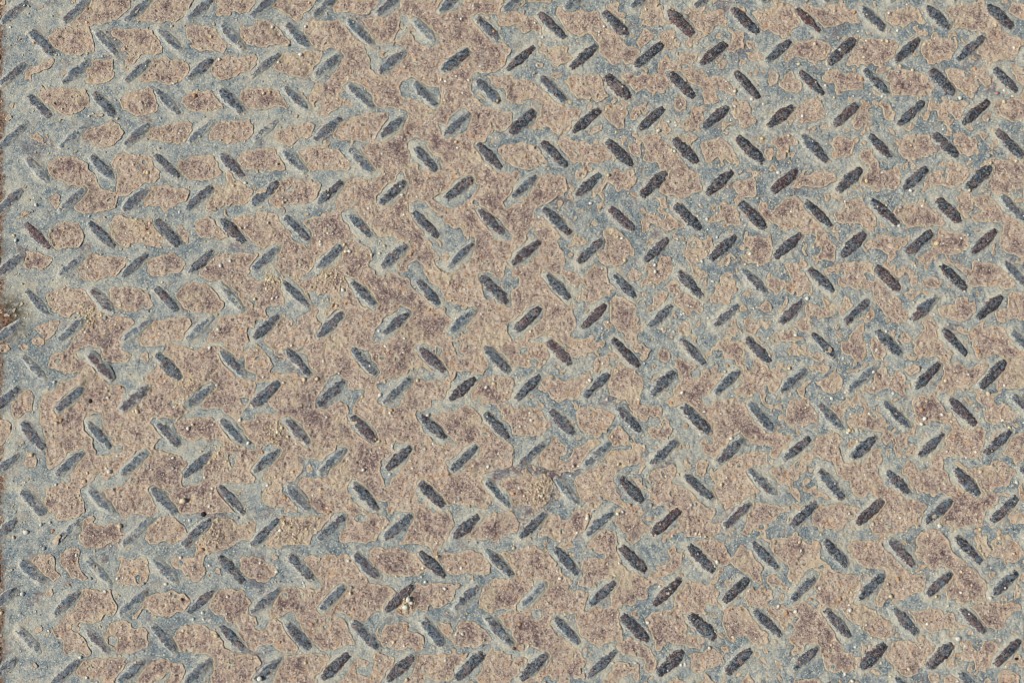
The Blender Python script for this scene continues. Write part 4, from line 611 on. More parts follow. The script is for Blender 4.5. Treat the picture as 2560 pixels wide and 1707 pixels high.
33T1040 1380 1030 1400 1055 1400
33T1470 1480 1560 1470 1580 1530 1500 1578
33T-10 710 30 720 40 790 -10 820
33H50 290 80 260 100 300 70 320
33H1100 120 1140 110 1160 150 1120 160
33H560 650 590 650 630 690 610 700
33H590 1400 620 1390 620 1440 590 1440
33H240 950 300 960 260 1010 210 1000
33C620 340 660 340 660 380 630 380
33C670 420 700 420 700 450 670 450
33C860 40 930 10 950 60 900 80
33C1510 -10 1590 -10 1560 50 1500 50
33C1820 310 1860 310 1880 360 1840 370
33C880 680 910 690 870 780 850 760
'''


# ------------------------------------------------------------------ photograph pixel <-> plate plane
ct, st = math.cos(TILT), math.sin(TILT)
F = 2560 * LENS / SENSOR         # focal length in grid units; the camera is F units from the plate centre

def to_plane(x, y):              # picture position -> plate position in grid units
    a, b = (np.asarray(x, float) - 1280) / F, -(np.asarray(y, float) - 853.5) / F
    dz, dy = -ct + b * st, b * ct + st
    t = F * ct / -dz
    return a * t, -F * st + dy * t

def to_pic(X, Y):
    yy, zz = Y + F * st, -F * ct
    d = -(-st * yy + ct * zz)            # depth along the view axis
    u, v = X, ct * yy + st * zz
    return 1280 + F * u / d, 853.5 - F * v / d

# ------------------------------------------------------------------ grid and noise
H = 2.0
cx, cy = to_plane([0, 2560, 0, 2560], [0, 0, 1707, 1707])
X0, X1 = min(cx) - 56, max(cx) + 90
Y0, Y1 = min(cy) - 90, max(cy) + 90
NX, NY = int((X1 - X0) / H) + 1, int((Y1 - Y0) / H) + 1
gx, gy = X0 + H * np.arange(NX), Y0 + H * np.arange(NY)
GX, GY = np.meshgrid(gx, gy)
GX32, GY32 = GX.astype(np.float32), GY.astype(np.float32)

def vn(scale, seed):             # smooth value noise over the grid, 0..1, on a lattice turned by the seed
    r = np.random.default_rng(seed)
    an = .35 + (seed * 2.399) % .9
    c, s_ = np.float32(math.cos(an) / scale), np.float32(math.sin(an) / scale)
    fx = (GX32 * c + GY32 * s_)
    fy = (GY32 * c - GX32 * s_)
    fx -= fx.min(); fy -= fy.min()
    L = r.random((int(fy.max()) + 3, int(fx.max()) + 3), dtype=np.float32)
    ix, iy = fx.astype(np.int32), fy.astype(np.int32)
    tx, ty = fx - ix, fy - iy
    tx, ty = tx * tx * (3 - 2 * tx), ty * ty * (3 - 2 * ty)
    w = L.shape[1]
    k = iy * w + ix
    L = L.ravel()
    a, b = L[k], L[k + w]
    a = a + (L[k + 1] - a) * tx
    b = b + (L[k + w + 1] - b) * tx
    return a + (b - a) * ty

def fbm(scale, seed, n=3):
    s, w, tot = 0, 1.0, 0
    for k in range(n):
        s = s + w * vn(scale / 2 ** k, seed + k)
        tot += w
        w *= 0.55
    return s / tot

def blur(a, r):
    for ax in (0, 1):
        for _ in range(r):
            p = np.pad(a, [(1, 1) if i == ax else (0, 0) for i in (0, 1)], mode='edge')
            a = (p[:-2] + 2 * p[1:-1] + p[2:]) / 4 if ax == 0 else (p[:, :-2] + 2 * p[:, 1:-1] + p[:, 2:]) / 4
    return a

def ss(a, b, x):
    t = np.clip((x - a) / (b - a), 0, 1)
    return t * t * (3 - 2 * t)

# ------------------------------------------------------------------ traced coating: raster in picture space, 2 units a cell
RW, RH = 1280, 854
tan = np.zeros((RH, RW), bool)
cap = np.zeros((RH, RW), bool)

def fill(poly):
    pts = np.array(poly) / 2.0
    x0, y0 = max(int(pts[:, 0].min()), 0), max(int(pts[:, 1].min()), 0)
    x1, y1 = min(int(pts[:, 0].max()) + 2, RW), min(int(pts[:, 1].max()) + 2, RH)
    if x1 <= x0 or y1 <= y0:
        return None
    xs, ys = np.meshgrid(np.arange(x0, x1) + .5, np.arange(y0, y1) + .5)
    m = np.zeros(xs.shape, bool)
    q = np.roll(pts, -1, 0)
    for (ax, ay), (bx, by) in zip(pts, q):
        if ay == by:
            continue
        c = (ay > ys) != (by > ys)
        m ^= c & (xs < (bx - ax) * (ys - ay) / (by - ay) + ax)
    return x0, x1, y0, y1, m

for rec in POLY.split('\n'):
    if not rec:
        continue
    tx, ty, op = int(rec[0]), int(rec[1]), rec[2]
    v = [int(k) for k in rec[3:].split()]
    ox, oy = tx * 640, (0, 427, 854, 1280)[ty]
    r = fill([(ox + v[k] / 3.672, oy + v[k + 1] / 3.672) for k in range(0, len(v), 2)])
    if r is None:
        continue
    x0, x1, y0, y1, m = r
    x0c, x1c = max(x0, tx * 320), min(x1, tx * 320 + 320)
    y0c, y1c = max(y0, (0, 213, 427, 640)[ty]), min(y1, (213, 427, 640, 854)[ty])
    if x1c <= x0c or y1c <= y0c:
        continue
    m = m[y0c - y0:y1c - y0, x0c - x0:x1c - x0]
    if op == 'T':
        tan[y0c:y1c, x0c:x1c] |= m
    elif op == 'H':
        tan[y0c:y1c, x0c:x1c] &= ~m
    else:
        cap[y0c:y1c, x0c:x1c] |= m

PX, PY = to_pic(GX, GY)
wx = (vn(15, 1) - .5) * 8 + (vn(6, 2) - .5) * 4.5
wy = (vn(15, 3) - .5) * 8 + (vn(6, 4) - .5) * 4.5

def sample(m):                   # look the traced mask up on the plate grid, with a ragged edge
    m = blur(m.astype(np.float32), 2)
    fx, fy = (PX + wx) / 2 - .5, (PY + wy) / 2 - .5
    ins = (fx > -1) & (fx < RW) & (fy > -1) & (fy < RH)
    fx, fy = np.clip(fx, 0, RW - 1.01), np.clip(fy, 0, RH - 1.01)
    ix, iy = fx.astype(int), fy.astype(int)
    ux, uy = fx - ix, fy - iy
    r = (m[iy, ix] * (1 - ux) + m[iy, ix + 1] * ux) * (1 - uy) + (m[iy + 1, ix] * (1 - ux) + m[iy + 1, ix + 1] * ux) * uy
    return r - .5, ins

ft, inside = sample(tan)
fc, _ = sample(cap)
ft = np.where(inside, ft, (fbm(60, 50) - .5) * 4)        # beyond the picture the coating goes on at random
fc = np.where(inside, fc, -.5)

# ------------------------------------------------------------------ raised lugs: distance field
HL, HW = 44.0, 12.5
NLUG = len(LUGS)
lug_xy, lug_an = [], []
dl = np.full(GX.shape, 40.0, np.float32)
for (x, y, k) in LUGS:
    X, Y = to_plane(x, y)
    an = math.radians((42.5 if k == 'F' else -46.5) + rng.normal(0, 1.5))
    lug_xy.append((float(X), float(Y)))
    lug_an.append(an)
    if not (X0 + 55 < X < X1 - 55 and Y0 + 55 < Y < Y1 - 55):
        continue                     # the plate is cut just short of this one
    i0, i1 = max(int((X - 72 - X0) / H), 0), min(int((X + 72 - X0) / H) + 1, NX)
    j0, j1 = max(int((Y - 72 - Y0) / H), 0), min(int((Y + 72 - Y0) / H) + 1, NY)
    if i1 <= i0 or j1 <= j0:
        continue
    dx, dy = GX[j0:j1, i0:i1] - X, GY[j0:j1, i0:i1] - Y
    a, b = dx * math.cos(an) + dy * math.sin(an), -dx * math.sin(an) + dy * math.cos(an)
    wl = HW * (1 - .48 * (np.clip(np.abs(a) / HL, 0, 1)) ** 2.4)
    d = np.maximum(np.abs(b) - wl, (np.abs(a) - HL) * .9)
    q = np.hypot(np.maximum(np.abs(b) - wl, 0), np.maximum(np.abs(a) - HL, 0))
    d = np.where((np.abs(b) > wl) & (np.abs(a) > HL), q, d)
    dl[j0:j1, i0:i1] = np.minimum(dl[j0:j1, i0:i1], d)

LH = 4.8
def lug_height(d):               # flat top with sloping flanks
    return LH * (1 - ss(-5.5, 2.5, d))

right = ss(600, 1700, PX)
# small flakes of the coating scattered over the bare paint, thicker towards the right
fs = fbm(17, 70, 2) - (.83 - .135 * right)
fs = np.where(dl > 5, fs * 6, -.5)
hol = (fbm(13, 80, 2) - .83) * 8                                       # pock holes through the coating
f = np.maximum(np.minimum(ft, np.minimum(.5, (dl - (2.5 + 5 * (vn(25, 90) - .4))) * .12)), np.minimum(fs, .4))
f = np.minimum(f, -hol)
fc = np.minimum(fc - .2, (vn(8, 95) - .40) * 3)
fc = np.where(vn(150, 96) > .62, fc, -.5)          # only some of the scales on the lugs still stand proud
f = np.maximum(f, np.minimum(fc, .5))
f = np.clip(blur(f.astype(np.float32), 1), -.5, .5)
B = f > 0
B[:2], B[-2:], B[:, :2], B[:, -2:] = False, False, False, False
f = np.where(B, np.maximum(f, .01), np.minimum(f, -.01))

def dil(m):
    r = m.copy()
    r[1:] |= m[:-1]; r[:-1] |= m[1:]; r[:, 1:] |= m[:, :-1]; r[:, :-1] |= m[:, 1:]
    return r

def dist_in(m, n):               # rough distance (in units) inside m from its edge
    d, cur = np.zeros(m.shape, np.float32), m.copy()
    for k in range(n):
        d += cur
        out = ~cur
        o = dil(out)
        if k % 2:
            o2 = out.copy()
            o2[1:, 1:] |= out[:-1, :-1]; o2[:-1, :-1] |= out[1:, 1:]; o2[1:, :-1] |= out[:-1, 1:]; o2[:-1, 1:] |= out[1:, :-1]
            o |= o2
        cur = ~o
    return blur(d * H, 1)

din = dist_in(B, 9)              # depth inside the coating
dout = dist_in(~B, 6)            # distance outside it

# ------------------------------------------------------------------ heights
lugz = lug_height(dl)
und = (fbm(220, 20) - .5) * 5
for (ax, ay, bx, by, wd, hh) in MOUNDS:                # low mounds and smeared ridges under the coating
    (ax, bx), (ay, by) = to_plane([ax, bx], [ay, by])
    L2 = max((bx - ax) ** 2 + (by - ay) ** 2, 1e-6)
    tt = np.clip(((GX + wx * .8 - ax) * (bx - ax) + (GY + wy * .8 - ay) * (by - ay)) / L2, 0, 1)
    q_ = np.hypot(GX + wx * .8 - ax - tt * (bx - ax), GY + wy * .8 - ay - tt * (by - ay))
    und = und + hh * np.exp(-(q_ / wd) ** 4)
fil = 1.9 * np.exp(-(np.maximum(dl, 0) / 7.0) ** 2)
grain = (vn(9, 29) - .5) * 1.0 + (vn(5, 21) - .5) * 1.0 + (vn(2.6, 22) - .5) * .8
speck = ss(.62, .8, vn(7, 23)) * right * .9
groove = 1.7 * (.1 + 1.4 * vn(48, 98)) * np.exp(-(dout / 2.2) ** 2)
base = und + fil + grain * (1 + .5 * right) - groove * (~B) - np.where(B, 1.9, 0) - speck
base = base + (fbm(40, 24) - .5) * 1.2
vlip = .15 + 1.5 * vn(48, 97)
lip = 1.1 * vlip * np.exp(-(din / 4.0) ** 2) * np.where(dl < 0, .35, 1)
pits = ss(.68, .85, fbm(9, 30, 2)) * 2.6 + ss(.74, .9, vn(4.5, 33)) * 1.7
crust = und + fil + np.where(dl < 3, lugz, 0) + .35 + lip + (fbm(26, 26) - .5) * 4.2 + (vn(8, 27) - .5) * 2.8 + (vn(3.2, 28) - .5) * .9 - pits * ss(2, 6, din)

dust = .41 + 1.0 * (fbm(90, 40) - .5) + (.15 + .33 * right) * (.35 + 1.1 * vn(30, 47)) * np.exp(-((dl - 5) / 7.0) ** 2) - .12 * right + (vn(12, 44) - .5) * .55 + (vn(24, 45) - .5) * .4
dust = np.clip(dust, 0, 1)
rust = np.clip(ss(16, 2, PX + (fbm(26, 61) - .5) * 26) + 1.9 * np.exp(-(((PX - 4) / 26) ** 2 + ((PY - 812) / 30) ** 2)), 0, 1) * (PX > -70)
stain = np.clip(1.15 * np.exp(-(((PX - 30) / 42) ** 2 + ((PY - 790) / 55) ** 2)) + .5 * ss(30, 0, PX) * ss(.45, .7, fbm(60, 62)), 0, 1)

ovq = np.hypot((PX - 1312 + wx) / 74, (PY - 1221 + wy) / 46)
mauve = np.exp(-((ovq - 1.12) / .22) ** 2) * (.45 + .55 * ss(1250, 1190, PY)) + .8 * np.exp(-(((PX - 1400) / 40) ** 2 + ((PY - 1172) / 22) ** 2))
mauve = np.clip(mauve + .7 * ss(.70, .84, fbm(70, 66)), 0, 1)

# ------------------------------------------------------------------ materials
def mat(name, rough=.85):
    m = bpy.data.materials.new(name)
    m.use_nodes = True
    t = m.node_tree
    b = t.nodes['Principled BSDF']
    b.inputs['Roughness'].default_value = rough
    b.inputs['Specular IOR Level'].default_value = .25
    return m, t, b

class Net:
    def __init__(self, t):
        self.t = t
        g = t.nodes.new('ShaderNodeNewGeometry')
        m = t.nodes.new('ShaderNodeVectorMath')
        m.operation = 'SCALE'
        m.inputs['Scale'].default_value = 1 / S
        t.links.new(g.outputs['Position'], m.inputs[0])
        self.pos = m.outputs[0]
    def val(self, sock, v):
        if isinstance(v, bpy.types.NodeSocket):
            self.t.links.new(v, sock)
        else:
            sock.default_value = v
    def noise(self, size, detail=3, rough=.6, dist=0, off=0):
        n = self.t.nodes.new('ShaderNodeTexNoise')
        n.inputs['Scale'].default_value = 1 / size
        n.inputs['Detail'].default_value = detail
        n.inputs['Roughness'].default_value = rough
        n.inputs['Distortion'].default_value = dist
        p = self.pos
        if off:
            a = self.t.nodes.new('ShaderNodeVectorMath')
            a.operation = 'ADD'
            a.inputs[1].default_value = (off * 37.7, off * 91.3, off * 13.1)
            self.t.links.new(p, a.inputs[0])
            p = a.outputs[0]
        self.t.links.new(p, n.inputs['Vector'])
        return n.outputs['Fac']
    def ramp(self, v, lo, hi):
        r = self.t.nodes.new('ShaderNodeMapRange')
        r.interpolation_type = 'SMOOTHSTEP'
        r.inputs['From Min'].default_value, r.inputs['From Max'].default_value = lo, hi
        self.t.links.new(v, r.inputs['Value'])
        return r.outputs[0]
    def math(self, op, a, b=0.0):
        m = self.t.nodes.new('ShaderNodeMath')
        m.operation = op
        m.use_clamp = False
        self.val(m.inputs[0], a); self.val(m.inputs[1], b)
        return m.outputs[0]
    def mix(self, fac, a, b):
        m = self.t.nodes.new('ShaderNodeMix')
        m.data_type = 'RGBA'
        self.val(m.inputs['Factor'], fac)
        self.val(m.inputs['A'], (*a, 1) if isinstance(a, tuple) else a)
        self.val(m.inputs['B'], (*b, 1) if isinstance(b, tuple) else b)
        return m.outputs['Result']
    def attr(self, name, kind='GEOMETRY'):
        a = self.t.nodes.new('ShaderNodeAttribute')
        a.attribute_name, a.attribute_type = name, kind
        return a.outputs['Fac']
    def bump(self, bsdf, h, strength, dist):
        b = self.t.nodes.new('ShaderNodeBump')
        b.inputs['Strength'].default_value = strength
        b.inputs['Distance'].default_value = dist * S
        self.t.links.new(h, b.inputs['Height'])
        self.t.links.new(b.outputs[0], bsdf.inputs['Normal'])

def lin(r, g, b):
    return tuple(((c / 255 + .055) / 1.055) ** 2.4 if c > 10 else c / 3294 for c in (r, g, b))

BLUE, MIDG, CREAM, DARKB = lin(110, 124, 130), lin(156, 161, 155), lin(196, 188, 165), lin(60, 68, 74)

def paint_colour(n, d=None):             # worn grey-blue paint with pale dust lying on it
    d = n.attr('dust') if d is None else d
    g = n.math('ADD', n.math('MULTIPLY', n.noise(17, 4, .7), .8), n.math('MULTIPLY', n.noise(4.6, 3, .8, off=1), 1.3))
    c = n.math('ADD', g, n.math('MULTIPLY', d, .6))
    col = n.mix(n.ramp(c, .94, 1.34), BLUE, MIDG)
    col = n.mix(n.math('MULTIPLY', n.ramp(c, 1.24, 1.66), .85), col, CREAM)
    dk = n.math('MULTIPLY', n.ramp(n.noise(5.6, 3, .75, off=2), .54, .64), n.math('SUBTRACT', .80, n.math('MULTIPLY', d, .7)))
    col = n.mix(dk, col, DARKB)
    col = n.mix(n.math('MULTIPLY', n.ramp(n.noise(4.6, 2, .7, off=3), .56, .64), .75), col, lin(214, 204, 174))
    col = n.mix(n.math('MULTIPLY', n.ramp(n.noise(50, 5, .65, off=4), .54, .68), .36), col, lin(168, 146, 124))
    return col

m_paint, t, b = mat('worn_grey_paint')
n = Net(t)
col = paint_colour(n)
st_ = n.attr('stain')
col = n.mix(n.math('MULTIPLY', st_, n.ramp(n.noise(14, 3, .6, off=7), .25, .6)), col, lin(82, 76, 60))
col = n.mix(n.math('MULTIPLY', n.attr('mauve'), n.ramp(n.noise(9, 3, .75, off=17), .38, .58)), col, lin(112, 88, 90))
rs = n.math('MULTIPLY', n.attr('rust'), n.ramp(n.noise(7, 3, .7, off=5), .30, .55))
rc = n.mix(n.ramp(n.noise(5, 2, .6, off=6), .42, .6), lin(146, 102, 70), lin(60, 42, 40))
col = n.mix(n.math('MULTIPLY', rs, .9), col, rc)
t.links.new(col, b.inputs['Base Color'])
n.bump(b, n.math('ADD', n.noise(3.6, 3, .7, off=8), n.math('MULTIPLY', n.noise(9, 2, .6, off=18), .7)), .9, 2.0)

m_crust, t, b = mat('tan_coating', .9)
n = Net(t)
e = n.attr('edge')
big = n.noise(30, 3, .6)
mid = n.noise(8.5, 3, .65, off=1)
fine = n.noise(2.8, 2, .7, off=2)
reg = n.noise(170, 3, .55, off=14)                       # stains differ from one part of the plate to the next
clump = n.math('ADD', n.math('MULTIPLY', n.noise(34, 3, .6, off=15), 1.0), n.math('MULTIPLY', reg, .7))
col = n.mix(n.ramp(mid, .36, .64), lin(205, 187, 164), lin(185, 162, 141))
col = n.mix(n.math('MULTIPLY', n.ramp(n.noise(14, 3, .6, off=3), .53, .66), .6), col, lin(194, 148, 102))
pk = n.math('MULTIPLY', n.ramp(n.math('ADD', clump, n.math('MULTIPLY', n.noise(8, 3, .75, off=4), 1.0)), 1.20, 1.52), e)
col = n.mix(n.math('MULTIPLY', pk, .7), col, lin(162, 139, 129))
pv = n.math('MULTIPLY', n.ramp(n.math('ADD', clump, n.math('ADD', n.math('MULTIPLY', n.noise(6, 3, .8, off=5), 1.5), n.math('MULTIPLY', fine, .5))), 1.84, 2.12), n.math('ADD', .15, n.math('MULTIPLY', e, .85)))
col = n.mix(n.math('MULTIPLY', pv, .9), col, lin(108, 89, 89))
col = n.mix(n.math('MULTIPLY', n.ramp(n.noise(4.8, 2, .7, off=6), .575, .645), .85), col, lin(80, 68, 70))
col = n.mix(n.math('MULTIPLY', n.ramp(n.noise(4.4, 2, .65, off=9), .585, .66), .7), col, lin(226, 212, 184))
col = n.mix(n.math('MULTIPLY', n.ramp(n.noise(24, 4, .65, off=10), .57, .70), .5), col, lin(164, 162, 148))
col = n.mix(n.math('MULTIPLY', n.math('MULTIPLY', n.ramp(n.noise(95, 5, .65, off=13), .53, .68), .75), n.ramp(mid, .28, .62)), col, lin(206, 189, 156))
col = n.mix(n.math('MULTIPLY', n.ramp(e, .55, .0), .7), col, n.mix(n.ramp(n.noise(20, 2, .6, off=16), .4, .6), lin(212, 195, 163), lin(198, 172, 139)))
t.links.new(col, b.inputs['Base Color'])
n.bump(b, n.math('ADD', n.noise(3.2, 3, .7, off=11), n.math('MULTIPLY', n.noise(9, 2, .6, off=12), .8)), 1.0, 2.6)

m_lug, t, b = mat('worn_lug_paint', .62)
b.inputs['Specular IOR Level'].default_value = .35
n = Net(t)
w = n.attr('wear', 'OBJECT')
red = n.attr('red', 'OBJECT')
rim = n.attr('rim')
nb = n.noise(8, 4, .75, off=20)
body = n.mix(n.ramp(n.noise(14, 3, .6, off=21), .38, .62), lin(68, 84, 96), lin(104, 119, 128))
body = n.mix(n.ramp(n.math('ADD', n.noise(8, 4, .8, off=22), n.math('MULTIPLY', w, .17)), .58, .68), body, lin(36, 39, 44))
mr = n.math('MULTIPLY', n.ramp(n.math('ADD', n.noise(26, 4, .7, off=23), n.math('MULTIPLY', rim, .18)), .53, .64), n.math("ADD", .30, n.math("MULTIPLY", w, .42)))
body = n.mix(mr, body, n.mix(n.ramp(n.noise(5, 2, .7, off=31), .42, .6), lin(92, 56, 52), lin(54, 36, 38)))
body = n.mix(n.math('MULTIPLY', red, n.ramp(n.noise(16, 4, .75, off=24), .38, .55)), body, lin(88, 48, 43))
rg = n.math('ABSOLUTE', n.math('SUBTRACT', n.noise(16, 3, .6, off=30), .5))
body = n.mix(n.math('MULTIPLY', n.ramp(rg, .028, .0), .6), body, lin(150, 142, 134))
scale = n.ramp(n.noise(19, 3, .6, off=25), .60, .615)
body = n.mix(n.math('MULTIPLY', scale, .75), body, n.mix(n.ramp(n.noise(4, 2, .6, off=26), .4, .6), lin(152, 130, 118), lin(92, 76, 76)))
body = n.mix(n.math('MULTIPLY', n.ramp(n.noise(5.5, 3, .75, off=27), .55, .64), .7), body, lin(150, 148, 140))
amt = n.math('ADD', n.math('MULTIPLY', n.math('POWER', rim, 1.3), 1.0), n.math('ADD', n.math('ADD', n.math('MULTIPLY', nb, 2.3), n.math('MULTIPLY', n.noise(30, 3, .6, off=29), 1.2)), n.math('MULTIPLY', w, -.95)))
body = n.mix(n.math('MULTIPLY', n.ramp(amt, 1.25, 1.75), .5), body, lin(112, 120, 124))
body = n.mix(n.ramp(amt, 1.46, 1.78), body, paint_colour(n, .62))
t.links.new(body, b.inputs['Base Color'])
n.bump(b, n.math('ADD', n.noise(3.4, 3, .7, off=28), n.math('MULTIPLY', scale, .6)), .7, 1.2)

def stone(name, c1, c2, rough=.6):
    m, t, b = mat(name, rough)
    n = Net(t)
    t.links.new(n.mix(n.ramp(n.noise(4, 3, .6), .35, .65), c1, c2), b.inputs['Base Color'])
    n.bump(b, n.noise(2.5, 2, .6, off=1), .4, .6)
    return m
M_ST = {
    'w': stone('white_stone', lin(232, 228, 212), lin(205, 200, 186), .5),
    'c': stone('cream_stone', lin(226, 208, 172), lin(200, 180, 145)),
    'o': stone('orange_stone', lin(206, 164, 120), lin(182, 134, 92)),
    'y': stone('yellow_stone', lin(224, 208, 164), lin(204, 182, 134)),
    'g': stone('grey_stone', lin(178, 178, 172), lin(150, 150, 146)),
    'b': stone('brown_stone', lin(124, 86, 62), lin(92, 62, 48)),
    'r': stone('pink_stone', lin(204, 138, 122), lin(178, 112, 100)),
    'k': stone('black_stone_and_pit', lin(58, 56, 56), lin(40, 36, 38)),  # the large one at lower middle far left stands in for a dark pit
}
m_ground, t, b = mat('concrete', .9)
n = Net(t)
t.links.new(n.mix(n.ramp(n.noise(60, 5, .65), .35, .65), lin(150, 142, 128), lin(118, 112, 104)), b.inputs['Base Color'])

# ------------------------------------------------------------------ mesh helpers
def make_mesh(name, V, faces, m, attrs=None, smooth=True):
    """V (n,3) in metres, faces: list of arrays (k,3) or (k,4)"""
    me = bpy.data.meshes.new(name)
    faces = [a for a in faces if len(a)]
    nl = sum(a.size for a in faces)
    npoly = sum(len(a) for a in faces)
    me.vertices.add(len(V))
    me.vertices.foreach_set('co', np.ascontiguousarray(V, np.float32).ravel())
    me.loops.add(nl)
    me.polygons.add(npoly)
    me.loops.foreach_set('vertex_index', np.concatenate([a.ravel() for a in faces]).astype(np.int32))
    tot = np.concatenate([np.full(len(a), a.shape[1], np.int32) for a in faces])
    me.polygons.foreach_set('loop_start', np.concatenate([[0], np.cumsum(tot)[:-1]]).astype(np.int32))
    for k, v in (attrs or {}).items():
        at = me.attributes.new(k, 'FLOAT', 'POINT')
        at.data.foreach_set('value', np.ascontiguousarray(v, np.float32))
    me.polygons.foreach_set('use_smooth', np.full(npoly, smooth))
    me.materials.append(m)
    me.update()
    me.validate()
    return me

def link(name, data, parent=None):
    o = bpy.data.objects.new(name, data)
    COL.objects.link(o)
    if parent:
        o.parent = parent
    return o

# ------------------------------------------------------------------ the plate
plate = link('tread_plate', None)
plate['label'] = 'weathered steel tread plate with flaking tan coating, grey-blue paint and dark herringbone lugs'
plate['category'] = 'metal plate'

idx = np.arange(NX * NY).reshape(NY, NX)
quads = np.stack([idx[:-1, :-1], idx[:-1, 1:], idx[1:, 1:], idx[1:, :-1]], -1).reshape(-1, 4)
deep = (din > 7.5) & (dl > 0)
under = (deep[:-1, :-1] & deep[:-1, 1:] & deep[1:, 1:] & deep[1:, :-1]).ravel()
q = quads[~under]
used = np.unique(q)
remap = np.full(NX * NY, -1, np.int64)
remap[used] = np.arange(len(used))
V = np.stack([GX.ravel()[used], GY.ravel()[used], base.ravel()[used]], 1) * S
rim_i = np.concatenate([idx[0, :], idx[1:, -1], idx[-1, -2::-1], idx[-2:0:-1, 0]])       # plate edge, going round
lo = np.stack([GX.ravel()[rim_i], GY.ravel()[rim_i], np.full(len(rim_i), -30.0)], 1) * S
nb0 = len(V)
V = np.concatenate([V, lo])
r0 = remap[rim_i]
r1 = nb0 + np.arange(len(rim_i))
side = np.stack([r0, r1, np.roll(r1, -1), np.roll(r0, -1)], 1)
pad = lambda a, v: np.concatenate([a.ravel()[used], np.full(len(rim_i), v)])
me = make_mesh('plate_sheet', V, [remap[q], side], m_paint, {'dust': pad(dust, .3), 'rust': pad(rust, .8), 'stain': pad(stain, 0), 'mauve': pad(mauve, 0)})
link('plate_sheet', me, plate)

# ------------------------------------------------------------------ lugs
def lug_mesh(seed):
    r = np.random.default_rng(seed)
    na, nb_ = 31, 13
    u = np.linspace(-1, 1, na)
    v = np.linspace(-1, 1, nb_)
    U, W = np.meshgrid(u, v)
    a = U * (HL + 4)
    wl = (HW + r.normal(0, .5)) * (1 - .48 * np.abs(np.clip(a / HL, -1, 1)) ** 2.4) + 4.0 + .9 * np.sin(U * 5 + seed)
    wl = wl * np.sqrt(np.clip(1 - np.clip((np.abs(a) - HL + 3) / 8, 0, 1) ** 2 * .55, .05, 1))
    b_ = W * wl
    d = np.maximum(np.abs(b_) - (wl - 4), (np.abs(a) - HL) * .9)
    z = LH * (1 - ss(-5.5, 3.2, d)) - 1.3 * ss(1.5, 4, d) - .6 + r.normal(0, .42, U.shape) * (d < 1)
    a = a + r.normal(0, .5, a.shape)
    b_ = b_ + r.normal(0, .35, a.shape)
    rim = np.clip((d + 9) / 12, 0, 1)
    I = np.arange(na * nb_).reshape(nb_, na)
    qd = np.stack([I[:-1, :-1], I[:-1, 1:], I[1:, 1:], I[1:, :-1]], -1).reshape(-1, 4)
    return make_mesh('raised_lug', np.stack([a.ravel(), b_.ravel(), z.ravel()], 1) * S, [qd], m_lug, {'rim': rim.ravel()})
LM = [lug_mesh(200 + k) for k in range(10)]

def at_grid(A, X, Y):
    return float(A[min(max(int(round((Y - Y0) / H)), 0), NY - 1), min(max(int(round((X - X0) / H)), 0), NX - 1)])
ground_z = und + (fbm(40, 24) - .5) * 1.2 + 1.6
order = []
for k, (x, y, kd) in enumerate(LUGS):
    ex, ey = max(0, -x, x - 2560), max(0, -y, y - 1707)
    near = min(x, 2560 - x, y, 1707 - y)
    order.append((-(near if near < 40 else 40 + y * .01), k))
order.sort()
lw = fbm(330, 46)
extra_v, extra_f, extra_r, off = [], [], [], 0
for rank, (_, k) in enumerate(order):
    x, y, kd = LUGS[k]
    X, Y = lug_xy[k]
    if not (X0 + 55 < X < X1 - 55 and Y0 + 55 < Y < Y1 - 55):
        continue
    z = at_grid(ground_z, X, Y)
    flip = rng.random() < .5
    an = lug_an[k] + (math.pi if flip else 0)
    s1, s2, s3 = rng.uniform(.93, 1.07), rng.uniform(.9, 1.12), rng.uniform(.8, 1.12)
    if rank < 300:
        o = link('raised_lug', LM[rng.integers(10)], plate)
        o.location = (X * S, Y * S, z * S)
        o.rotation_euler = (0, 0, an)
        o.scale = (s1, s2, s3)
        isred = min((abs(x - rx) + abs(y - ry) for rx, ry in REDS)) < 25
        o['wear'] = float(np.clip(.50 + .30 * min(max((x - 150) / 1300, 0), 1) + (.12 if x > 1450 and y < 700 else 0) + (at_grid(lw, X, Y) - .5) * .6 + rng.normal(0, .13) + (.25 if isred else 0), 0, 1.05))
        o['red'] = .85 if isred else float(rng.uniform(.3, .6) if rng.random() < (.13 if x > 1300 else .05) else 0)
        if isred:
            o['label'] = 'lug worn to a dark red undercoat'
    else:
        me = LM[rng.integers(10)]
        n_ = len(me.vertices)
        c = np.empty(n_ * 3, np.float32); me.vertices.foreach_get('co', c); c = c.reshape(-1, 3)
        ca, sa = math.cos(an), math.sin(an)
        extra_v.append(np.stack([c[:, 0] * ca - c[:, 1] * sa + X * S, c[:, 0] * sa + c[:, 1] * ca + Y * S, c[:, 2] + z * S], 1))
        rr = np.empty(n_, np.float32); me.attributes['rim'].data.foreach_get('value', rr); extra_r.append(rr)
        fi = np.empty(len(me.loops), np.int32); me.loops.foreach_get('vertex_index', fi)
        extra_f.append(fi.reshape(-1, 4) + off)
        off += n_
if extra_v:
    o = link('edge_lugs', make_mesh('edge_lugs', np.concatenate(extra_v), [np.concatenate(extra_f)], m_lug, {'rim': np.concatenate(extra_r)}), plate)
    o['kind'] = 'stuff'
    o['wear'], o['red'] = .55, 0.0

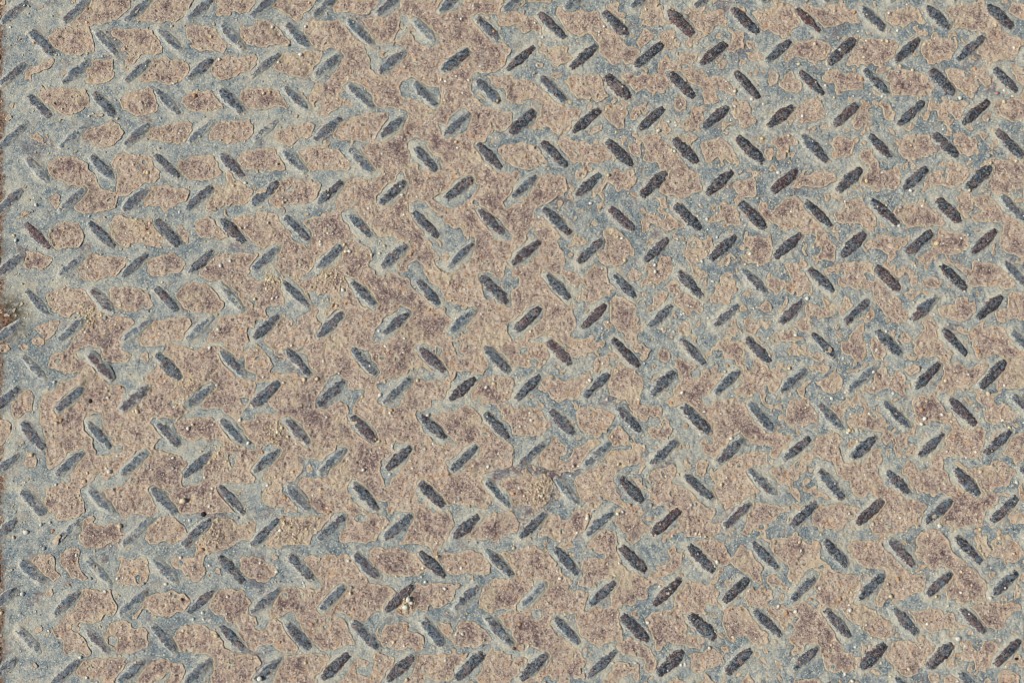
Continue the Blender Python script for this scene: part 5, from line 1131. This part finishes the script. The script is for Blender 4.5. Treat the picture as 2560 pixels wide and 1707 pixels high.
# ------------------------------------------------------------------ tan coating: one mesh for every connected flake
def components(Bm):              # run-based labelling, 4-connected
    parent = []
    def find(a):
        while parent[a] != a:
            parent[a] = parent[parent[a]]
            a = parent[a]
        return a
    lab = np.full(Bm.shape, -1, np.int32)
    prev = []
    for j in range(Bm.shape[0]):
        row = np.diff(np.concatenate([[0], Bm[j].astype(np.int8), [0]]))
        ss_, ee = np.nonzero(row == 1)[0], np.nonzero(row == -1)[0]
        cur, p = [], 0
        for s_, e_ in zip(ss_.tolist(), ee.tolist()):
            me_ = len(parent)
            parent.append(me_)
            lab[j, s_:e_] = me_
            while p < len(prev) and prev[p][1] <= s_:
                p += 1
            q_ = p
            while q_ < len(prev) and prev[q_][0] < e_:
                a, b2 = find(prev[q_][2]), find(me_)
                if a != b2:
                    parent[max(a, b2)] = min(a, b2)
                q_ += 1
            cur.append((s_, e_, me_))
        prev = cur
    root = np.array([find(a) for a in range(len(parent))], np.int32)
    return np.where(lab >= 0, root[np.maximum(lab, 0)], -1)

lab = components(B)
gyf, gxf = np.gradient(f, H)
g2 = np.maximum(gxf ** 2 + gyf ** 2, .0012)
push = np.where(B, 0, np.clip(f / g2, -40, 40))
VXc = GX - np.clip(push * gxf, -1.9, 1.9)
VYc = GY - np.clip(push * gyf, -1.9, 1.9)
zc = np.where(B, crust, 0)
cnt = np.zeros(B.shape, np.float32); acc = np.zeros(B.shape, np.float32)
for dj, di in ((0, 1), (0, -1), (1, 0), (-1, 0), (1, 1), (-1, -1), (1, -1), (-1, 1)):
    sB = np.roll(B, (dj, di), (0, 1)); sz = np.roll(crust, (dj, di), (0, 1))
    cnt += sB; acc += np.where(sB, sz, 0)
zc = np.where(B, crust, np.where(cnt > 0, acc / np.maximum(cnt, 1), 0) - .25)
ql = lab.ravel()[quads].max(1)
sel = ql >= 0
cq, cl = quads[sel], ql[sel]
o_ = np.argsort(cl, kind='stable')
cq, cl = cq[o_], cl[o_]
u_, st_i, ct_i = np.unique(cl, return_index=True, return_counts=True)
vis = (PX > 0) & (PX < 2560) & (PY > 0) & (PY < 1707)
labv = lab[vis & (lab >= 0)]
seen_n = np.bincount(labv, minlength=int(lab.max()) + 1)
rank = sorted(range(len(u_)), key=lambda k: -(seen_n[u_[k]] * 1000 + ct_i[k] * .001))
fx_, fy_, fz_, fe_ = VXc.ravel(), VYc.ravel(), zc.ravel(), np.clip(din / 13, 0, 1).ravel()

def flake(name, qs):
    us, inv = np.unique(qs, return_inverse=True)
    inv = inv.reshape(-1, 4)
    n0 = len(us)
    e = np.concatenate([inv[:, [0, 1]], inv[:, [1, 2]], inv[:, [2, 3]], inv[:, [3, 0]]])
    key = e[:, 0].astype(np.int64) * n0 + e[:, 1]
    rev = e[:, 1].astype(np.int64) * n0 + e[:, 0]
    bd = e[~np.isin(key, rev)]
    bv = np.unique(bd)
    mp = np.full(n0, -1); mp[bv] = n0 + np.arange(len(bv))
    V = np.stack([fx_[us], fy_[us], fz_[us]], 1)
    L = V[bv].copy(); L[:, 2] -= 3.4
    sk = np.stack([bd[:, 1], bd[:, 0], mp[bd[:, 0]], mp[bd[:, 1]]], 1)
    ed = fe_[us]
    return make_mesh(name, np.concatenate([V, L]) * S, [inv, sk], m_crust, {'edge': np.concatenate([ed, np.zeros(len(bv))])})

rest = []
for r_, k in enumerate(rank):
    qs = cq[st_i[k]:st_i[k] + ct_i[k]]
    if r_ < 298 and ct_i[k] >= 12:
        link('tan_flake', flake('tan_flake', qs), plate)
    elif ct_i[k] >= 5:
        rest.append(qs)
if rest:
    o = link('small_flakes', flake('small_flakes', np.concatenate(rest)), plate)
    o['kind'] = 'stuff'

# ------------------------------------------------------------------ loose stones and grit
ICO = None
def ico():
    p = (1 + 5 ** .5) / 2
    v = np.array([(-1, p, 0), (1, p, 0), (-1, -p, 0), (1, -p, 0), (0, -1, p), (0, 1, p), (0, -1, -p), (0, 1, -p), (p, 0, -1), (p, 0, 1), (-p, 0, -1), (-p, 0, 1)], float)
    fc_ = [(0, 11, 5), (0, 5, 1), (0, 1, 7), (0, 7, 10), (0, 10, 11), (1, 5, 9), (5, 11, 4), (11, 10, 2), (10, 7, 6), (7, 1, 8), (3, 9, 4), (3, 4, 2), (3, 2, 6), (3, 6, 8), (3, 8, 9), (4, 9, 5), (2, 4, 11), (6, 2, 10), (8, 6, 7), (9, 8, 1)]
    v /= np.linalg.norm(v[0])
    vs_, mid_, out = v.tolist(), {}, []
    def m_(a, b):
        k = (min(a, b), max(a, b))
        if k not in mid_:
            c = (np.array(vs_[a]) + np.array(vs_[b])); c /= np.linalg.norm(c)
            mid_[k] = len(vs_); vs_.append(c.tolist())
        return mid_[k]
    for a, b, c in fc_:
        x, y, z = m_(a, b), m_(b, c), m_(c, a)
        out += [(a, x, z), (b, y, x), (c, z, y), (x, y, z)]
    return np.array(vs_), np.array(out), v, np.array(fc_)
IV, IF, IV0, IF0 = ico()

def stone_mesh(seed, key):
    r = np.random.default_rng(seed)
    v = IV * np.array([1, r.uniform(.68, .95), r.uniform(.55, .8)])
    for _ in range(5):                               # knock flat facets off it
        d = r.normal(size=3); d /= np.linalg.norm(d)
        c = r.uniform(.55, .8)
        ex = np.maximum(v @ d - c, 0)
        v = v - .85 * ex[:, None] * d
    v = v * (1 + r.normal(0, .035, (len(v), 1)))
    return make_mesh('pebble', v * S, [IF], M_ST[key], None, True)
SM = {k: [stone_mesh(300 + 10 * i + j, k) for j in range(5)] for i, k in enumerate(M_ST)}
surf = np.where(B, crust, base)
surf = np.maximum(surf, np.where(dl < 2, lugz + ground_z - .6, -99))
CN = {'w': 'white', 'c': 'cream', 'o': 'orange', 'y': 'yellow', 'g': 'grey', 'b': 'brown', 'r': 'pink', 'k': 'black'}
peb = sorted(PEBBLES, key=lambda p: -p[2])

def where(x, y):
    v = 'top' if y < 427 else 'upper middle' if y < 854 else 'lower middle' if y < 1280 else 'bottom'
    h = 'far left' if x < 512 else 'left of centre' if x < 1024 else 'centre' if x < 1536 else 'right of centre' if x < 2048 else 'far right'
    return v, h
seen_lab = {}
for r_, (x, y, dm, ck) in enumerate(peb[:300]):
    X, Y = map(float, to_plane(x, y))
    zb = at_grid(surf, X, Y)
    o = link('pebble', SM[ck][rng.integers(5)])
    rad = dm * .5 * rng.uniform(.92, 1.05)
    o.scale = (rad * 1.08, rad, rad * rng.uniform(.85, 1.1))
    o.location = (X * S, Y * S, (zb + rad * .36) * S)
    o.rotation_euler = (rng.normal(0, .2), rng.normal(0, .2), rng.uniform(0, 6.28))
    on = 'dark raised lug' if at_grid(dl, X, Y) < 2 else 'tan flake' if at_grid(B.astype(np.float32), X, Y) > .5 else 'grey paint'
    o['category'] = 'pebble'
    o['group'] = 'loose pebbles and grit on the plate'
    v, h = where(x, y)
    o['_k'] = 0
    del o['_k']
    seen_lab.setdefault((CN[ck], on, v, h), []).append((dm, x, y, o))
ORD = ['', 'second ', 'third ', 'fourth ', 'fifth ', 'sixth ', 'seventh ', 'eighth ', 'ninth ', 'tenth ', 'eleventh ', 'twelfth ']
for (cn, on, v, h), L in seen_lab.items():
    L.sort(key=lambda a: a[1])
    for i, (dm, x, y, o) in enumerate(L):
        size = 'large' if dm > 11 else 'medium' if dm > 9 else 'small'
        tail = '' if len(L) == 1 else (f', {ORD[i]}from the left' if 0 < i < 12 else ', leftmost' if i == 0 else ', last on the right')
        o['label'] = f'{size} {cn} pebble on {on}, {v} {h}{tail}'

# the rest of the traced grains and the sand between them: too small to count
gv, gf, go = [], [], 0
def grain_at(X, Y, rad):
    global go
    v = IV0 * rad * np.array([1, rng.uniform(.65, 1), rng.uniform(.5, .8)])
    a = rng.uniform(0, 6.28)
    v = np.stack([v[:, 0] * math.cos(a) - v[:, 1] * math.sin(a), v[:, 0] * math.sin(a) + v[:, 1] * math.cos(a), v[:, 2]], 1)
    v = v * (1 + rng.normal(0, .12, (12, 1))) + np.array([X, Y, at_grid(surf, X, Y) + rad * .42])
    gv.append(v); gf.append(IF0 + go); go += 12
def flush(name, m):
    global gv, gf, go
    o = link(name, make_mesh(name, np.concatenate(gv) * S, [np.concatenate(gf)], m, None, False))
    o['kind'] = 'stuff'
    gv, gf, go = [], [], 0
    return o
for ck in 'wcoyg':
    for (x, y, dm, c) in peb[300:]:
        if c == ck or (ck == 'g' and c in 'brk'):
            X, Y = map(float, to_plane(x, y))
            grain_at(X, Y, dm * .5)
    NN = {'w': 1500, 'c': 3600, 'o': 420, 'y': 600, 'g': 1100}[ck]
    for _ in range(NN):
        x, y = rng.uniform(-40, 2600), rng.uniform(-50, 1757)
        if ck in 'cy' and rng.random() < .30:           # drifts of sand lie in a few places
            sx, sy, sr = [(725, 1325, 36), (560, 1145, 38), (1345, 1225, 30), (360, 560, 40), (520, 1340, 34), (1015, 1510, 16), (820, 690, 34), (680, 700, 22), (475, 960, 30), (690, 1080, 24), (220, 790, 26)][rng.integers(11)]
            x, y = rng.normal(sx, sr * .6), rng.normal(sy, sr * .6)
        X, Y = map(float, to_plane(x, y))
        if at_grid(dl, X, Y) < 3 and rng.random() < .75:
            continue
        grain_at(X, Y, float(np.clip(rng.lognormal(.55, .36), .9, 3.6)))
    o = flush({'w': 'pale_grit', 'c': 'cream_sand', 'o': 'orange_grit', 'y': 'yellow_sand', 'g': 'grey_grit'}[ck], M_ST[ck])
    o['label'] = {'w': 'fine white grit scattered over the plate', 'c': 'cream sand grains drifted over the plate', 'o': 'sparse fine orange grit over the plate', 'y': 'fine yellow sand drifted over the plate', 'g': 'fine grey grit scattered over the plate'}[ck]
    o['category'] = 'grit'

# ------------------------------------------------------------------ ground the plate lies on
g = np.array([(-1.2, -1.2), (1.2, -1.2), (1.2, 1.2), (-1.2, 1.2)])
me = make_mesh('ground', np.concatenate([g, np.full((4, 1), -.0056)], 1), [np.array([[0, 1, 2, 3]])], m_ground)
o = link('ground', me)
o['kind'] = 'structure'
